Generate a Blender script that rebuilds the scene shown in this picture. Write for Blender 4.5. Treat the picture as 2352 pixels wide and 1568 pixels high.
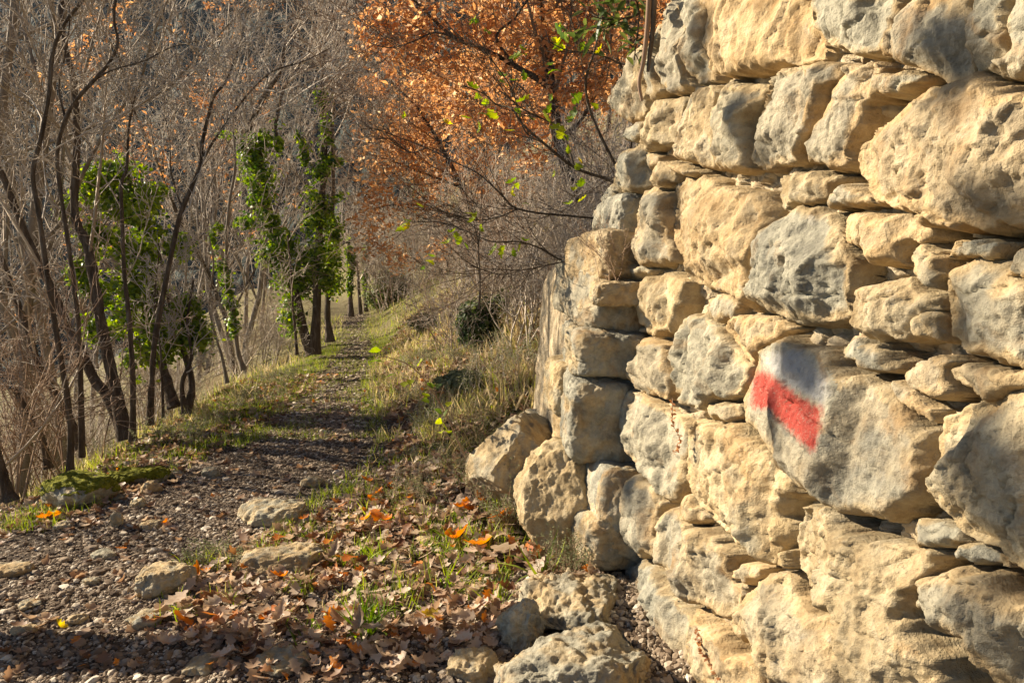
import bpy, math, random, zlib
import numpy as np
from mathutils import Vector, Matrix

for _o in list(bpy.data.objects):
    bpy.data.objects.remove(_o)
SC = bpy.context.scene
COL = SC.collection
rad = math.radians

# ------------------------------------------------------------------ camera, sky, sun, exposure
F, CX, CY = 1699.0, 1176.0, 784.0          # pinhole of the 26 mm phone lens, in pixels of a 2352 px wide picture
CAM_H, PITCH = 1.35, rad(6.5)
cam_data = bpy.data.cameras.new('camera')
cam_data.lens, cam_data.sensor_width = 26.0, 36.0
cam_data.clip_start, cam_data.clip_end = 0.05, 2000
cam = bpy.data.objects.new('camera', cam_data)
cam.location = (0, 0, CAM_H)
cam.rotation_euler = (rad(90) - PITCH, 0, 0)
COL.objects.link(cam)
SC.camera = cam

SUN_EL = rad(27)
SUN_AZ = math.atan2(-0.925, 0.35)           # from +Y towards +X
SUN = np.array([math.sin(SUN_AZ) * math.cos(SUN_EL), math.cos(SUN_AZ) * math.cos(SUN_EL), math.sin(SUN_EL)])
world = bpy.data.worlds.new('World')
SC.world = world
world.use_nodes = True
wn = world.node_tree
sky = wn.nodes.new('ShaderNodeTexSky')
sky.sky_type = 'NISHITA'
sky.sun_disc = False
sky.sun_elevation = SUN_EL
sky.sun_rotation = SUN_AZ
sky.air_density = 0.55
sky.dust_density = 0.3
wn.links.new(sky.outputs[0], wn.nodes['Background'].inputs[0])
wn.nodes['Background'].inputs[1].default_value = 0.05
sun_data = bpy.data.lights.new('sun', 'SUN')
sun_data.energy = 5.0
sun_data.angle = rad(0.5)
sun_data.color = (1.0, 0.87, 0.68)
sun = bpy.data.objects.new('sun', sun_data)
sun.rotation_euler = Vector(-SUN).to_track_quat('-Z', 'Y').to_euler()
sun.location = (-20, 8, 12)
COL.objects.link(sun)
SC.view_settings.view_transform = 'Standard'
SC.view_settings.look = 'None'
SC.view_settings.exposure = 1.35
SC.view_settings.gamma = 1.0
SC.cycles.max_bounces = 6
SC.cycles.diffuse_bounces = 1
SC.cycles.transmission_bounces = 4
SC.cycles.transparent_max_bounces = 4

# ------------------------------------------------------------------ helpers
def rng_for(*k):
    return np.random.default_rng(zlib.crc32(repr(k).encode()))

def ray(px, py):
    x = (np.asarray(px, float) - CX) / F
    y = -(np.asarray(py, float) - CY) / F
    c, s = math.cos(PITCH), math.sin(PITCH)
    return np.stack([x + 0 * y, c + y * s + 0 * x, -s + y * c + 0 * x], -1)

def at(px, py, Y):
    """the point at distance Y ahead that the pixel sees"""
    d = ray(px, py)
    return np.array([0, 0, CAM_H]) + d * (np.asarray(Y, float) / d[..., 1])[..., None]

def px_of(P):
    c, s = math.cos(PITCH), math.sin(PITCH)
    q = P - np.array([0, 0, CAM_H])
    zf = q[..., 1] * c - q[..., 2] * s
    yu = q[..., 1] * s + q[..., 2] * c
    return CX + F * q[..., 0] / zf, CY - F * yu / zf

def _hash(ix, iy, iz, seed):
    h = (ix * 374761393 + iy * 668265263 + iz * 2147483647 + seed * 974711) & 0xFFFFFFFF
    h = ((h ^ (h >> 13)) * 1274126177) & 0xFFFFFFFF
    h = ((h ^ (h >> 16)) * 2246822519) & 0xFFFFFFFF
    return (h ^ (h >> 15)) & 0xFFFFFFFF

def noise3(p, seed=0):
    p = np.asarray(p, float)
    i = np.floor(p).astype(np.int64)
    f = p - i
    u = f * f * f * (f * (f * 6 - 15) + 10)
    out = np.zeros(p.shape[:-1])
    for dx in (0, 1):
        wx = u[..., 0] if dx else 1 - u[..., 0]
        for dy in (0, 1):
            wy = u[..., 1] if dy else 1 - u[..., 1]
            for dz in (0, 1):
                wz = u[..., 2] if dz else 1 - u[..., 2]
                h = _hash(i[..., 0] + dx, i[..., 1] + dy, i[..., 2] + dz, seed)
                gx = (h & 1023) / 511.5 - 1
                gy = ((h >> 10) & 1023) / 511.5 - 1
                gz = ((h >> 20) & 1023) / 511.5 - 1
                out += wx * wy * wz * (gx * (f[..., 0] - dx) + gy * (f[..., 1] - dy) + gz * (f[..., 2] - dz))
    return out * 1.4

def fbm(p, oct=4, seed=0, gain=0.5, ridged=False):
    a, s, out = 1.0, 1.0, 0
    for o in range(oct):
        n = noise3(np.asarray(p) * s, seed + o * 17)
        if ridged:
            n = 0.5 - np.abs(n) * 1.6
        out = out + a * n
        a *= gain
        s *= 2.03
    return out

def worley2(p, seed=0):
    """distance to nearest and second nearest jittered cell point, and the id of the nearest"""
    i = np.floor(p).astype(np.int64)
    d1 = np.full(p.shape[:-1], 9.0)
    d2 = d1.copy()
    idn = np.zeros(p.shape[:-1], np.int64)
    for dx in (-1, 0, 1):
        for dy in (-1, 0, 1):
            cx, cy = i[..., 0] + dx, i[..., 1] + dy
            h = _hash(cx, cy, cx * 0, seed)
            qx = cx + (h & 1023) / 1023.0
            qy = cy + ((h >> 10) & 1023) / 1023.0
            d = np.hypot(p[..., 0] - qx, p[..., 1] - qy)
            near = d < d1
            d2 = np.where(near, d1, np.minimum(d2, d))
            idn = np.where(near, h, idn)
            d1 = np.minimum(d1, d)
    return d1, d2, idn

def sstep(a, b, x):
    t = np.clip((x - a) / (b - a), 0, 1)
    return t * t * (3 - 2 * t)

def mesh_np(name, V, faces, smooth=True, attrs=None):
    """faces: list of integer arrays (n, k)"""
    me = bpy.data.meshes.new(name)
    V = np.ascontiguousarray(V, np.float32)
    me.vertices.add(len(V))
    me.vertices.foreach_set('co', V.ravel())
    faces = [np.asarray(f, np.int32) for f in faces if len(f)]
    idx = np.concatenate([f.ravel() for f in faces])
    tot = np.concatenate([np.full(len(f), f.shape[1], np.int32) for f in faces])
    start = np.concatenate([[0], np.cumsum(tot)[:-1]]).astype(np.int32)
    me.loops.add(len(idx))
    me.loops.foreach_set('vertex_index', idx)
    me.polygons.add(len(tot))
    me.polygons.foreach_set('loop_start', start)
    me.polygons.foreach_set('loop_total', tot)
    me.polygons.foreach_set('use_smooth', np.full(len(tot), smooth, bool))
    for k, a in (attrs or {}).items():
        at_ = me.attributes.new(k, 'FLOAT', 'POINT')
        at_.data.foreach_set('value', np.ascontiguousarray(a, np.float32))
    me.update(calc_edges=True)
    return me

def link(name, me, mat=None, parent=None):
    o = bpy.data.objects.new(name, me)
    COL.objects.link(o)
    if mat is not None and me is not None and not me.materials:
        me.materials.append(mat)
    if parent is not None:
        o.parent = parent
    return o

def tag(o, label=None, cat=None, group=None, kind=None):
    if label: o['label'] = label
    if cat: o['category'] = cat
    if group: o['group'] = group
    if kind: o['kind'] = kind
    return o

def empty(name, loc=(0, 0, 0), rz=0.0):
    o = bpy.data.objects.new(name, None)
    o.empty_display_size = 0.2
    COL.objects.link(o)
    o.location = [float(c) for c in loc]
    o.rotation_euler = (0, 0, rz)
    return o

def copy_tree(o, parent=None):
    c = o.copy()
    COL.objects.link(c)
    if parent is not None:
        c.parent = parent
    for ch in o.children:
        copy_tree(ch, c)
    return c

def rot_random(r, n, tilt=3.14):
    """n rotation matrices: random yaw, tilt up to the given angle about a random horizontal axis"""
    yaw = r.uniform(0, 2 * np.pi, n)
    ax = r.uniform(0, 2 * np.pi, n)
    t = r.uniform(-1, 1, n) * tilt
    cy, sy = np.cos(yaw), np.sin(yaw)
    R = np.zeros((n, 3, 3))
    R[:, 0, 0] = cy; R[:, 0, 1] = -sy; R[:, 1, 0] = sy; R[:, 1, 1] = cy; R[:, 2, 2] = 1
    k = np.stack([np.cos(ax), np.sin(ax), 0 * ax], -1)
    K = np.zeros((n, 3, 3))
    K[:, 0, 2] = k[:, 1]; K[:, 1, 2] = -k[:, 0]; K[:, 2, 0] = -k[:, 1]; K[:, 2, 1] = k[:, 0]
    T = np.eye(3)[None] + np.sin(t)[:, None, None] * K + (1 - np.cos(t))[:, None, None] * (K @ K)
    return T @ R

def rot_align(up, r):
    """rotation matrices whose z axis is up, spun at random"""
    n = len(up)
    z = up / np.linalg.norm(up, axis=1, keepdims=True)
    a = r.normal(size=(n, 3))
    x = a - (a * z).sum(1, keepdims=True) * z
    x /= np.linalg.norm(x, axis=1, keepdims=True)
    y = np.cross(z, x)
    return np.stack([x, y, z], -1)

def scatter(tv, tf, pos, R, scale, tint=None):
    """many copies of one template as one vertex / face set"""
    n, m = len(pos), len(tv)
    sc = np.asarray(scale, float)
    if sc.ndim == 1:
        sc = sc[:, None]
    P = tv[None] * sc[:, None, :] if sc.shape[1] == 3 else tv[None] * sc[:, :, None]
    V = np.einsum('nij,nmj->nmi', R, P) + pos[:, None, :]
    Fs = [(np.asarray(f)[None] + (np.arange(n) * m)[:, None, None]).reshape(-1, np.asarray(f).shape[1]) for f in tf]
    at_ = None if tint is None else np.repeat(tint, m)
    return V.reshape(-1, 3), Fs, at_

class Buf:
    """collects vertex sets and makes one mesh of them"""
    def __init__(self):
        self.V, self.F, self.T, self.n = [], {}, [], 0
    def add(self, V, Fs, tint=None):
        for f in Fs:
            f = np.asarray(f)
            self.F.setdefault(f.shape[1], []).append(f + self.n)
        self.V.append(V)
        self.T.append(np.zeros(len(V)) if tint is None else np.broadcast_to(tint, (len(V),)))
        self.n += len(V)
    def mesh(self, name, smooth=True):
        return mesh_np(name, np.concatenate(self.V), [np.concatenate(v) for v in self.F.values()], smooth,
                       {'tint': np.concatenate(self.T)})

def tubes(buf, lines, sides=3, tint=None):
    """lines: list of (points (n,3), radii (n,)); grouped by n and swept as tapered tubes"""
    groups = {}
    for q, (p, r) in enumerate(lines):
        groups.setdefault(len(p), []).append(q)
    for n, qs in groups.items():
        P = np.array([lines[q][0] for q in qs], float)
        Rr = np.array([lines[q][1] for q in qs], float)
        T = np.gradient(P, axis=1)
        T /= np.linalg.norm(T, axis=2, keepdims=True) + 1e-9
        ref = np.where(np.abs(T[:, :1, 2:3]) > 0.9, np.array([[[1., 0, 0]]]), np.array([[[0, 0, 1.]]]))
        U = np.cross(np.broadcast_to(ref, T.shape), T)
        U /= np.linalg.norm(U, axis=2, keepdims=True) + 1e-9
        W = np.cross(T, U)
        a = np.arange(sides) * 2 * np.pi / sides
        V = P[:, :, None, :] + Rr[:, :, None, None] * (np.cos(a)[None, None, :, None] * U[:, :, None, :] + np.sin(a)[None, None, :, None] * W[:, :, None, :])
        L = len(qs)
        base = (np.arange(L) * n * sides)[:, None, None]
        i = np.arange(n - 1)[None, :, None] * sides
        j = np.arange(sides)[None, None, :]
        j2 = (j + 1) % sides
        f = np.stack([base + i + j, base + i + j2, base + i + sides + j2, base + i + sides + j], -1).reshape(-1, 4)
        tt = None
        if tint is not None:
            tt = np.repeat(np.array([tint[q] for q in qs]), n * sides)
        buf.add(V.reshape(-1, 3), [f], tt)

def smooth_line(pts, n):
    """Catmull-Rom through the points, n samples per span"""
    p = np.asarray(pts, float)
    q = np.vstack([2 * p[0] - p[1], p, 2 * p[-1] - p[-2]])
    out = []
    for k in range(1, len(q) - 2):
        t = np.linspace(0, 1, n, endpoint=False)[:, None]
        a, b, c, d = q[k - 1], q[k], q[k + 1], q[k + 2]
        out.append(0.5 * (2 * b + (c - a) * t + (2 * a - 5 * b + 4 * c - d) * t ** 2 + (3 * b - a - 3 * c + d) * t ** 3))
    return np.vstack(out + [p[-1:]])

# ------------------------------------------------------------------ materials
def new_mat(name):
    m = bpy.data.materials.new(name)
    m.use_nodes = True
    nt = m.node_tree
    nt.nodes.clear()
    out = nt.nodes.new('ShaderNodeOutputMaterial')
    b = nt.nodes.new('ShaderNodeBsdfPrincipled')
    b.inputs['Roughness'].default_value = 0.9
    b.inputs['Specular IOR Level'].default_value = 0.15
    nt.links.new(b.outputs[0], out.inputs[0])
    return m, nt, b, out

def N(nt, kind, **kw):
    n = nt.nodes.new('ShaderNode' + kind)
    for k, v in kw.items():
        if k.startswith('i_'):
            n.inputs[k[2:]].default_value = v
        else:
            setattr(n, k, v)
    return n

def ramp(nt, fac, stops, interp='LINEAR'):
    n = nt.nodes.new('ShaderNodeValToRGB')
    n.color_ramp.interpolation = interp
    e = n.color_ramp.elements
    while len(e) < len(stops):
        e.new(0.5)
    for k, (p, c) in enumerate(stops):
        e[k].position = p
        e[k].color = (c[0], c[1], c[2], 1) if len(c) == 3 else c
    nt.links.new(fac, n.inputs[0])
    return n.outputs[0]

def noise_tex(nt, co, scale, detail=5, rough=0.55, dist=0.0):
    n = N(nt, 'TexNoise')
    n.inputs['Scale'].default_value = scale
    n.inputs['Detail'].default_value = detail
    n.inputs['Roughness'].default_value = rough
    n.inputs['Distortion'].default_value = dist
    nt.links.new(co, n.inputs['Vector'])
    return n.outputs['Fac']

def mixc(nt, fac, a, b, mode='MIX'):
    n = N(nt, 'Mix', data_type='RGBA', blend_type=mode)
    for sock, val in ((0, fac), (6, a), (7, b)):
        if hasattr(val, 'links') or hasattr(val, 'is_linked'):
            nt.links.new(val, n.inputs[sock])
        elif sock == 0:
            n.inputs[0].default_value = val
        else:
            n.inputs[sock].default_value = (*val, 1)
    return n.outputs[2]

def math_n(nt, op, a, b=None, clamp=False):
    n = N(nt, 'Math', operation=op, use_clamp=clamp)
    for s, v in ((0, a), (1, b)):
        if v is None: continue
        if hasattr(v, 'is_linked'):
            nt.links.new(v, n.inputs[s])
        else:
            n.inputs[s].default_value = v
    return n.outputs[0]

def bump(nt, height, strength, dist, normal=None):
    n = N(nt, 'Bump')
    n.inputs['Strength'].default_value = strength
    n.inputs['Distance'].default_value = dist
    nt.links.new(height, n.inputs['Height'])
    if normal is not None:
        nt.links.new(normal, n.inputs['Normal'])
    return n.outputs[0]

def attr(nt, name):
    return N(nt, 'Attribute', attribute_name=name).outputs['Fac']

def stone_material(name, warm=0.5, paint=False):
    m, nt, b, out = new_mat(name)
    co = N(nt, 'NewGeometry').outputs['Position']
    rnd = N(nt, 'ObjectInfo').outputs['Random']
    big = noise_tex(nt, co, 3.2, 5, 0.6, 0.6)
    mid = noise_tex(nt, co, 13, 6, 0.65, 0.3)
    fine = noise_tex(nt, co, 90, 4, 0.7)
    grain = noise_tex(nt, co, 420, 3, 0.7)
    edge = attr(nt, 'edge')                                   # 1 at the stone's broken rim, 0 on its weathered face
    tan = ramp(nt, mid, [(0.28, (0.335, 0.235, 0.12)), (0.5, (0.525, 0.41, 0.24)), (0.72, (0.65, 0.55, 0.37))])
    grey = ramp(nt, mid, [(0.25, (0.19, 0.18, 0.145)), (0.5, (0.39, 0.365, 0.28)), (0.75, (0.56, 0.52, 0.40))])
    k = math_n(nt, 'ADD', math_n(nt, 'MULTIPLY', rnd, 0.55), math_n(nt, 'MULTIPLY', big, 1.0))
    k = math_n(nt, 'SUBTRACT', k, math_n(nt, 'MULTIPLY', edge, 0.45))
    fac = N(nt, 'MapRange'); nt.links.new(k, fac.inputs[0])
    fac.inputs[1].default_value = 0.45 + 0.3 * warm; fac.inputs[2].default_value = 0.75 + 0.3 * warm
    c = mixc(nt, fac.outputs[0], tan, grey)
    rnd2 = math_n(nt, 'FRACT', math_n(nt, 'MULTIPLY', rnd, 37.7))
    c = mixc(nt, 0.75, c, ramp(nt, rnd2, [(0.0, (0.86, 0.80, 0.74)), (0.25, (1.0, 0.95, 0.86)), (0.5, (0.80, 0.80, 0.80)), (0.75, (1.0, 0.86, 0.70)), (1.0, (1.0, 1.0, 1.0))]), 'MULTIPLY')
    rust = ramp(nt, noise_tex(nt, co, 5.5, 4, 0.6, 1.0), [(0.56, (0, 0, 0)), (0.68, (1, 1, 1))])
    c = mixc(nt, math_n(nt, 'MULTIPLY', rust, 0.5), c, (0.36, 0.21, 0.085))
    pale = ramp(nt, noise_tex(nt, co, 22, 5, 0.7, 0.5), [(0.6, (0, 0, 0)), (0.72, (1, 1, 1))])
    c = mixc(nt, math_n(nt, 'MULTIPLY', pale, 0.45), c, (0.56, 0.52, 0.43))
    lich = ramp(nt, noise_tex(nt, co, 60, 4, 0.75, 0.4), [(0.33, (1, 1, 1)), (0.42, (0, 0, 0))])
    c = mixc(nt, math_n(nt, 'MULTIPLY', lich, 0.22), c, (0.16, 0.13, 0.10))
    c = mixc(nt, 0.35, c, ramp(nt, fine, [(0.3, (0.35, 0.35, 0.35)), (0.7, (1, 1, 1))]), 'MULTIPLY')
    if paint:
        wob = math_n(nt, 'MULTIPLY', math_n(nt, 'SUBTRACT', noise_tex(nt, co, 60, 6, 0.75), 0.5), 1.1)
        def mask(nm, lo, hi):
            v = math_n(nt, 'ADD', attr(nt, nm), wob)
            r_ = N(nt, 'MapRange', interpolation_type='SMOOTHSTEP'); nt.links.new(v, r_.inputs[0])
            r_.inputs[1].default_value = lo; r_.inputs[2].default_value = hi
            return r_.outputs[0]
        c = mixc(nt, math_n(nt, 'MULTIPLY', mask('white', 0.1, 1.1), 0.5), c, (0.44, 0.445, 0.47))
        worn = ramp(nt, noise_tex(nt, co, 110, 6, 0.8, 0.6), [(0.30, (0.15, 0.15, 0.15)), (0.46, (0.9, 0.9, 0.9))])
        c = mixc(nt, math_n(nt, 'MULTIPLY', mask('red', 0.2, 0.75), worn), c,
                 mixc(nt, fine, (0.30, 0.025, 0.018), (0.46, 0.055, 0.04)))
    nt.links.new(c, b.inputs['Base Color'])
    vor = N(nt, 'TexVoronoi', feature='F1'); vor.inputs['Scale'].default_value = 75
    nt.links.new(co, vor.inputs['Vector'])
    pit = ramp(nt, vor.outputs['Distance'], [(0.0, (0, 0, 0)), (0.35, (1, 1, 1))])
    st = N(nt, 'Mapping'); st.inputs['Scale'].default_value = (70, 70, 12)
    nt.links.new(co, st.inputs['Vector'])
    stri = noise_tex(nt, st.outputs[0], 1.0, 4, 0.6)
    n1 = bump(nt, mid, 0.45, 0.025)
    n2 = bump(nt, fine, 0.7, 0.009, n1)
    n3 = bump(nt, math_n(nt, 'ADD', stri, math_n(nt, 'MULTIPLY', pit, 0.45)), 0.4, 0.005, n2)
    n4 = bump(nt, grain, 0.5, 0.0022, n3)
    nt.links.new(n4, b.inputs['Normal'])
    return m

def simple_mat(name, stops, scale=20, rough=0.9, tint=False, bump_s=0.0, bump_d=0.01, bump_scale=60, trans=0.0, spec=0.15, objrand=0.0, stretch=None):
    m, nt, b, out = new_mat(name)
    b.inputs['Roughness'].default_value = rough
    b.inputs['Specular IOR Level'].default_value = spec
    co = N(nt, 'NewGeometry').outputs['Position'] if stretch is None else N(nt, 'TexCoord').outputs['Object']
    if stretch is not None:
        mp = N(nt, 'Mapping'); mp.inputs['Scale'].default_value = stretch
        nt.links.new(co, mp.inputs['Vector']); co = mp.outputs[0]
    f = noise_tex(nt, co, scale, 4, 0.6)
    if tint:
        f = math_n(nt, 'ADD', attr(nt, 'tint'), math_n(nt, 'MULTIPLY', math_n(nt, 'SUBTRACT', f, 0.5), 0.25), True)
    if objrand:
        f = math_n(nt, 'ADD', f, math_n(nt, 'MULTIPLY', math_n(nt, 'SUBTRACT', N(nt, 'ObjectInfo').outputs['Random'], 0.5), objrand), True)
    c = ramp(nt, f, stops)
    nt.links.new(c, b.inputs['Base Color'])
    if bump_s:
        nt.links.new(bump(nt, noise_tex(nt, co, bump_scale, 5, 0.65), bump_s, bump_d), b.inputs['Normal'])
    if trans:
        t = N(nt, 'BsdfTranslucent')
        hs = N(nt, 'HueSaturation'); hs.inputs['Saturation'].default_value = 1.15; hs.inputs['Value'].default_value = 1.5
        nt.links.new(c, hs.inputs['Color']); nt.links.new(hs.outputs[0], t.inputs['Color'])
        mx = N(nt, 'MixShader'); mx.inputs[0].default_value = trans
        nt.links.new(b.outputs[0], mx.inputs[1]); nt.links.new(t.outputs[0], mx.inputs[2])
        nt.links.new(mx.outputs[0], out.inputs[0])
    return m

M = {}
M['stone'] = stone_material('limestone', 0.4)
M['stone_paint'] = stone_material('painted_limestone', -0.3, True)
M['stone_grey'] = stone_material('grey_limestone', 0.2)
M['stone_shade_grey'] = stone_material('shade_grey_limestone', -0.45)  # for the wall-end blocks: shade of their near faces put into the colour
M['stone_pale'] = stone_material('pale_limestone', -0.2)
M['mortar'] = simple_mat('earth_fill', [(0.2, (0.30, 0.21, 0.12)), (0.5, (0.48, 0.38, 0.24)), (0.8, (0.60, 0.51, 0.36))], 26, bump_s=0.9, bump_d=0.012, bump_scale=70)
M['pebble'] = simple_mat('gravel_stone', [(0.0, (0.065, 0.043, 0.028)), (0.35, (0.155, 0.11, 0.073)), (0.7, (0.33, 0.255, 0.18)), (1.0, (0.64, 0.56, 0.44))], 60, tint=True, bump_s=0.4, bump_d=0.004, bump_scale=160)
M['bark_dark'] = simple_mat('dark_bark', [(0.25, (0.05, 0.036, 0.025)), (0.5, (0.14, 0.105, 0.074)), (0.8, (0.28, 0.23, 0.175))], 9, bump_s=1.0, bump_d=0.05, bump_scale=16, stretch=(3, 3, 0.6))
M['bark_pale'] = simple_mat('pale_bark', [(0.25, (0.15, 0.12, 0.09)), (0.5, (0.25, 0.205, 0.155)), (0.8, (0.36, 0.31, 0.25))], 8, bump_s=0.8, bump_d=0.012, bump_scale=18, stretch=(3, 3, 0.7))
M['twig'] = simple_mat('pale_twigs', [(0.2, (0.34, 0.27, 0.20)), (0.5, (0.54, 0.455, 0.36)), (0.85, (0.68, 0.60, 0.50))], 1.3, objrand=0.3)
M['twig_brown'] = simple_mat('brown_twigs', [(0.2, (0.17, 0.105, 0.065)), (0.5, (0.33, 0.225, 0.15)), (0.85, (0.48, 0.36, 0.25))], 1.3, objrand=0.2)
M['ivy'] = simple_mat('ivy_leaves', [(0.0, (0.035, 0.08, 0.012)), (0.45, (0.14, 0.22, 0.025)), (1.0, (0.40, 0.48, 0.06))], 6, 0.42, tint=True, trans=0.5, spec=0.4)
M['green_oak'] = simple_mat('yellow_green_leaf', [(0.0, (0.08, 0.13, 0.04)), (0.5, (0.22, 0.32, 0.03)), (0.85, (0.42, 0.46, 0.04)), (1.0, (0.6, 0.42, 0.05))], 30, 0.5, tint=True, trans=0.5, spec=0.3)
M['rust_leaf'] = simple_mat('rust_oak_leaves', [(0.0, (0.27, 0.125, 0.06)), (0.4, (0.53, 0.275, 0.135)), (0.75, (0.72, 0.42, 0.21)), (1.0, (0.78, 0.58, 0.38))], 8, 0.6, tint=True, trans=0.52, spec=0.25)
M['litter'] = simple_mat('dry_leaf', [(0.0, (0.11, 0.055, 0.03)), (0.35, (0.27, 0.16, 0.095)), (0.65, (0.45, 0.32, 0.215)), (0.92, (0.58, 0.46, 0.34)), (1.0, (0.56, 0.20, 0.04))], 40, 0.55, tint=True, trans=0.3, spec=0.3)
M['leaf_orange'] = simple_mat('orange_leaf', [(0.2, (0.42, 0.11, 0.02)), (0.6, (0.66, 0.22, 0.035)), (0.9, (0.70, 0.36, 0.10))], 30, 0.5, trans=0.45, spec=0.3, objrand=0.3)
M['leaf_tan'] = simple_mat('tan_leaf', [(0.2, (0.26, 0.165, 0.10)), (0.5, (0.45, 0.33, 0.225)), (0.85, (0.60, 0.49, 0.37))], 30, 0.55, trans=0.25, spec=0.3, objrand=0.5)
M['leaf_brown'] = simple_mat('brown_leaf', [(0.2, (0.13, 0.055, 0.025)), (0.5, (0.27, 0.12, 0.05)), (0.85, (0.42, 0.22, 0.10))], 30, 0.55, trans=0.3, spec=0.3, objrand=0.5)
M['leaf_yellow'] = simple_mat('yellow_leaf', [(0.2, (0.55, 0.36, 0.03)), (0.8, (0.72, 0.55, 0.08))], 30, 0.5, trans=0.45, spec=0.3)
M['grass'] = simple_mat('grass_blades', [(0.0, (0.05, 0.10, 0.015)), (0.4, (0.19, 0.27, 0.03)), (0.62, (0.36, 0.40, 0.06)), (0.82, (0.50, 0.40, 0.20)), (1.0, (0.60, 0.49, 0.32))], 5, 0.6, tint=True, trans=0.4, spec=0.2)
M['moss'] = simple_mat('moss', [(0.2, (0.06, 0.075, 0.01)), (0.5, (0.19, 0.19, 0.015)), (0.8, (0.36, 0.33, 0.03))], 35, bump_s=1.0, bump_d=0.012, bump_scale=110)
M['herb'] = simple_mat('grey_green_herb', [(0.0, (0.09, 0.10, 0.05)), (0.5, (0.19, 0.21, 0.10)), (1.0, (0.34, 0.33, 0.18))], 30, 0.7, tint=True, trans=0.3)
M['shrub'] = simple_mat('shrub_leaves', [(0.0, (0.025, 0.045, 0.014)), (0.5, (0.08, 0.115, 0.03)), (1.0, (0.22, 0.25, 0.07))], 8, 0.5, tint=True, trans=0.3, spec=0.3)
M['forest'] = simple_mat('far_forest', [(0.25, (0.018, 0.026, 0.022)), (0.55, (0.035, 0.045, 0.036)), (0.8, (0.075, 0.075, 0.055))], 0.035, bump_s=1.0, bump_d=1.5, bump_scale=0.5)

def ground_material():
    m, nt, b, out = new_mat('soil')
    co = N(nt, 'NewGeometry').outputs['Position']
    big = noise_tex(nt, co, 1.4, 5, 0.6)
    mid = noise_tex(nt, co, 24, 6, 0.7)
    fine = noise_tex(nt, co, 120, 4, 0.7)
    soil = ramp(nt, mid, [(0.25, (0.025, 0.017, 0.011)), (0.5, (0.075, 0.052, 0.034)), (0.75, (0.19, 0.142, 0.095))])
    grassy = ramp(nt, mid, [(0.25, (0.055, 0.055, 0.018)), (0.5, (0.17, 0.145, 0.055)), (0.75, (0.33, 0.27, 0.125))])
    g = math_n(nt, 'ADD', attr(nt, 'green'), math_n(nt, 'MULTIPLY', math_n(nt, 'SUBTRACT', big, 0.5), 0.8), True)
    nt.links.new(mixc(nt, g, soil, grassy), b.inputs['Base Color'])
    nt.links.new(bump(nt, fine, 0.8, 0.008, bump(nt, mid, 0.8, 0.03)), b.inputs['Normal'])
    return m
M['ground'] = ground_material()

# ------------------------------------------------------------------ terrain
_Yp = [0, 2.4, 3.25, 4.1, 5.5, 7.45, 9.5, 12, 18, 21, 26, 34, 60]
def path_c(Y): return np.interp(Y, _Yp, [-1.15, -1.2, -1.6, -1.6, -1.5, -1.85, -2.15, -2.55, -3.85, -4.4, -5.8, -9, -20])
def path_w(Y): return np.interp(Y, _Yp, [1.4, 1.3, 1.15, 0.82, 0.62, 0.46, 0.43, 0.43, 0.45, 0.45, 0.45, 0.4, 0.4])
def left_e(Y): return np.interp(Y, [0, 3, 4.2, 5.0, 5.6, 8.8, 11, 12.5, 18, 26, 34, 60], [-2.9, -2.9, -2.75, -2.75, -2.8, -3.2, -3.15, -3.4, -5.2, -7.2, -10.4, -21.5])
def right_e(Y): return np.interp(Y, [0, 2.2, 3.0, 3.75, 4.4, 5.5, 7.45, 9.5, 12, 18, 21, 26, 34, 60], [1.0, 0.75, 0.5, 0.25, -0.35, -0.7, -1.2, -1.55, -1.95, -3.25, -3.8, -5.1, -8.2, -19])

def ground_z(X, Y, micro=True):
    X = np.asarray(X, float); Y = np.asarray(Y, float)
    z = -0.022 * np.maximum(0, Y - 6)
    dr = X - right_e(Y)
    rr = 0.5 * (dr + np.sqrt(dr * dr + 0.09)) - 0.02
    rise = 0.66 * rr
    z = z + 40 * (1 - np.exp(-np.maximum(rise, 0) / 40))
    dl = left_e(Y) - X
    ll = 0.5 * (dl + np.sqrt(dl * dl + 0.12))
    z = z - 16 * (1 - np.exp(-0.62 * ll / 16))
    pr = path_c(Y) + path_w(Y)
    z = z + 0.09 * sstep(0, 0.5, X - pr) * sstep(1.9, 2.9, Y)
    if micro:
        p = np.stack([X, Y, 0 * X], -1)
        near = np.exp(-np.maximum(Y - 6, 0) / 12)
        off = sstep(0.0, 0.6, np.abs(X - path_c(Y)) - path_w(Y))
        z = z + 0.085 * fbm(p * 1.1, 3, 5) * (0.25 + off) + 0.022 * fbm(p * 5, 3, 9) * near * (0.4 + off)
    return z

def ground_pt(px, py, tmax=80.0):
    d = ray(px, py)
    t = np.linspace(1.2, tmax, 4000) if tmax > 20 else np.linspace(0.8, tmax, 4000)
    P = np.array([0, 0, CAM_H]) + d * t[:, None]
    k = np.argmax(P[:, 2] < ground_z(P[:, 0], P[:, 1]))
    return P[k] if k else None

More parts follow.
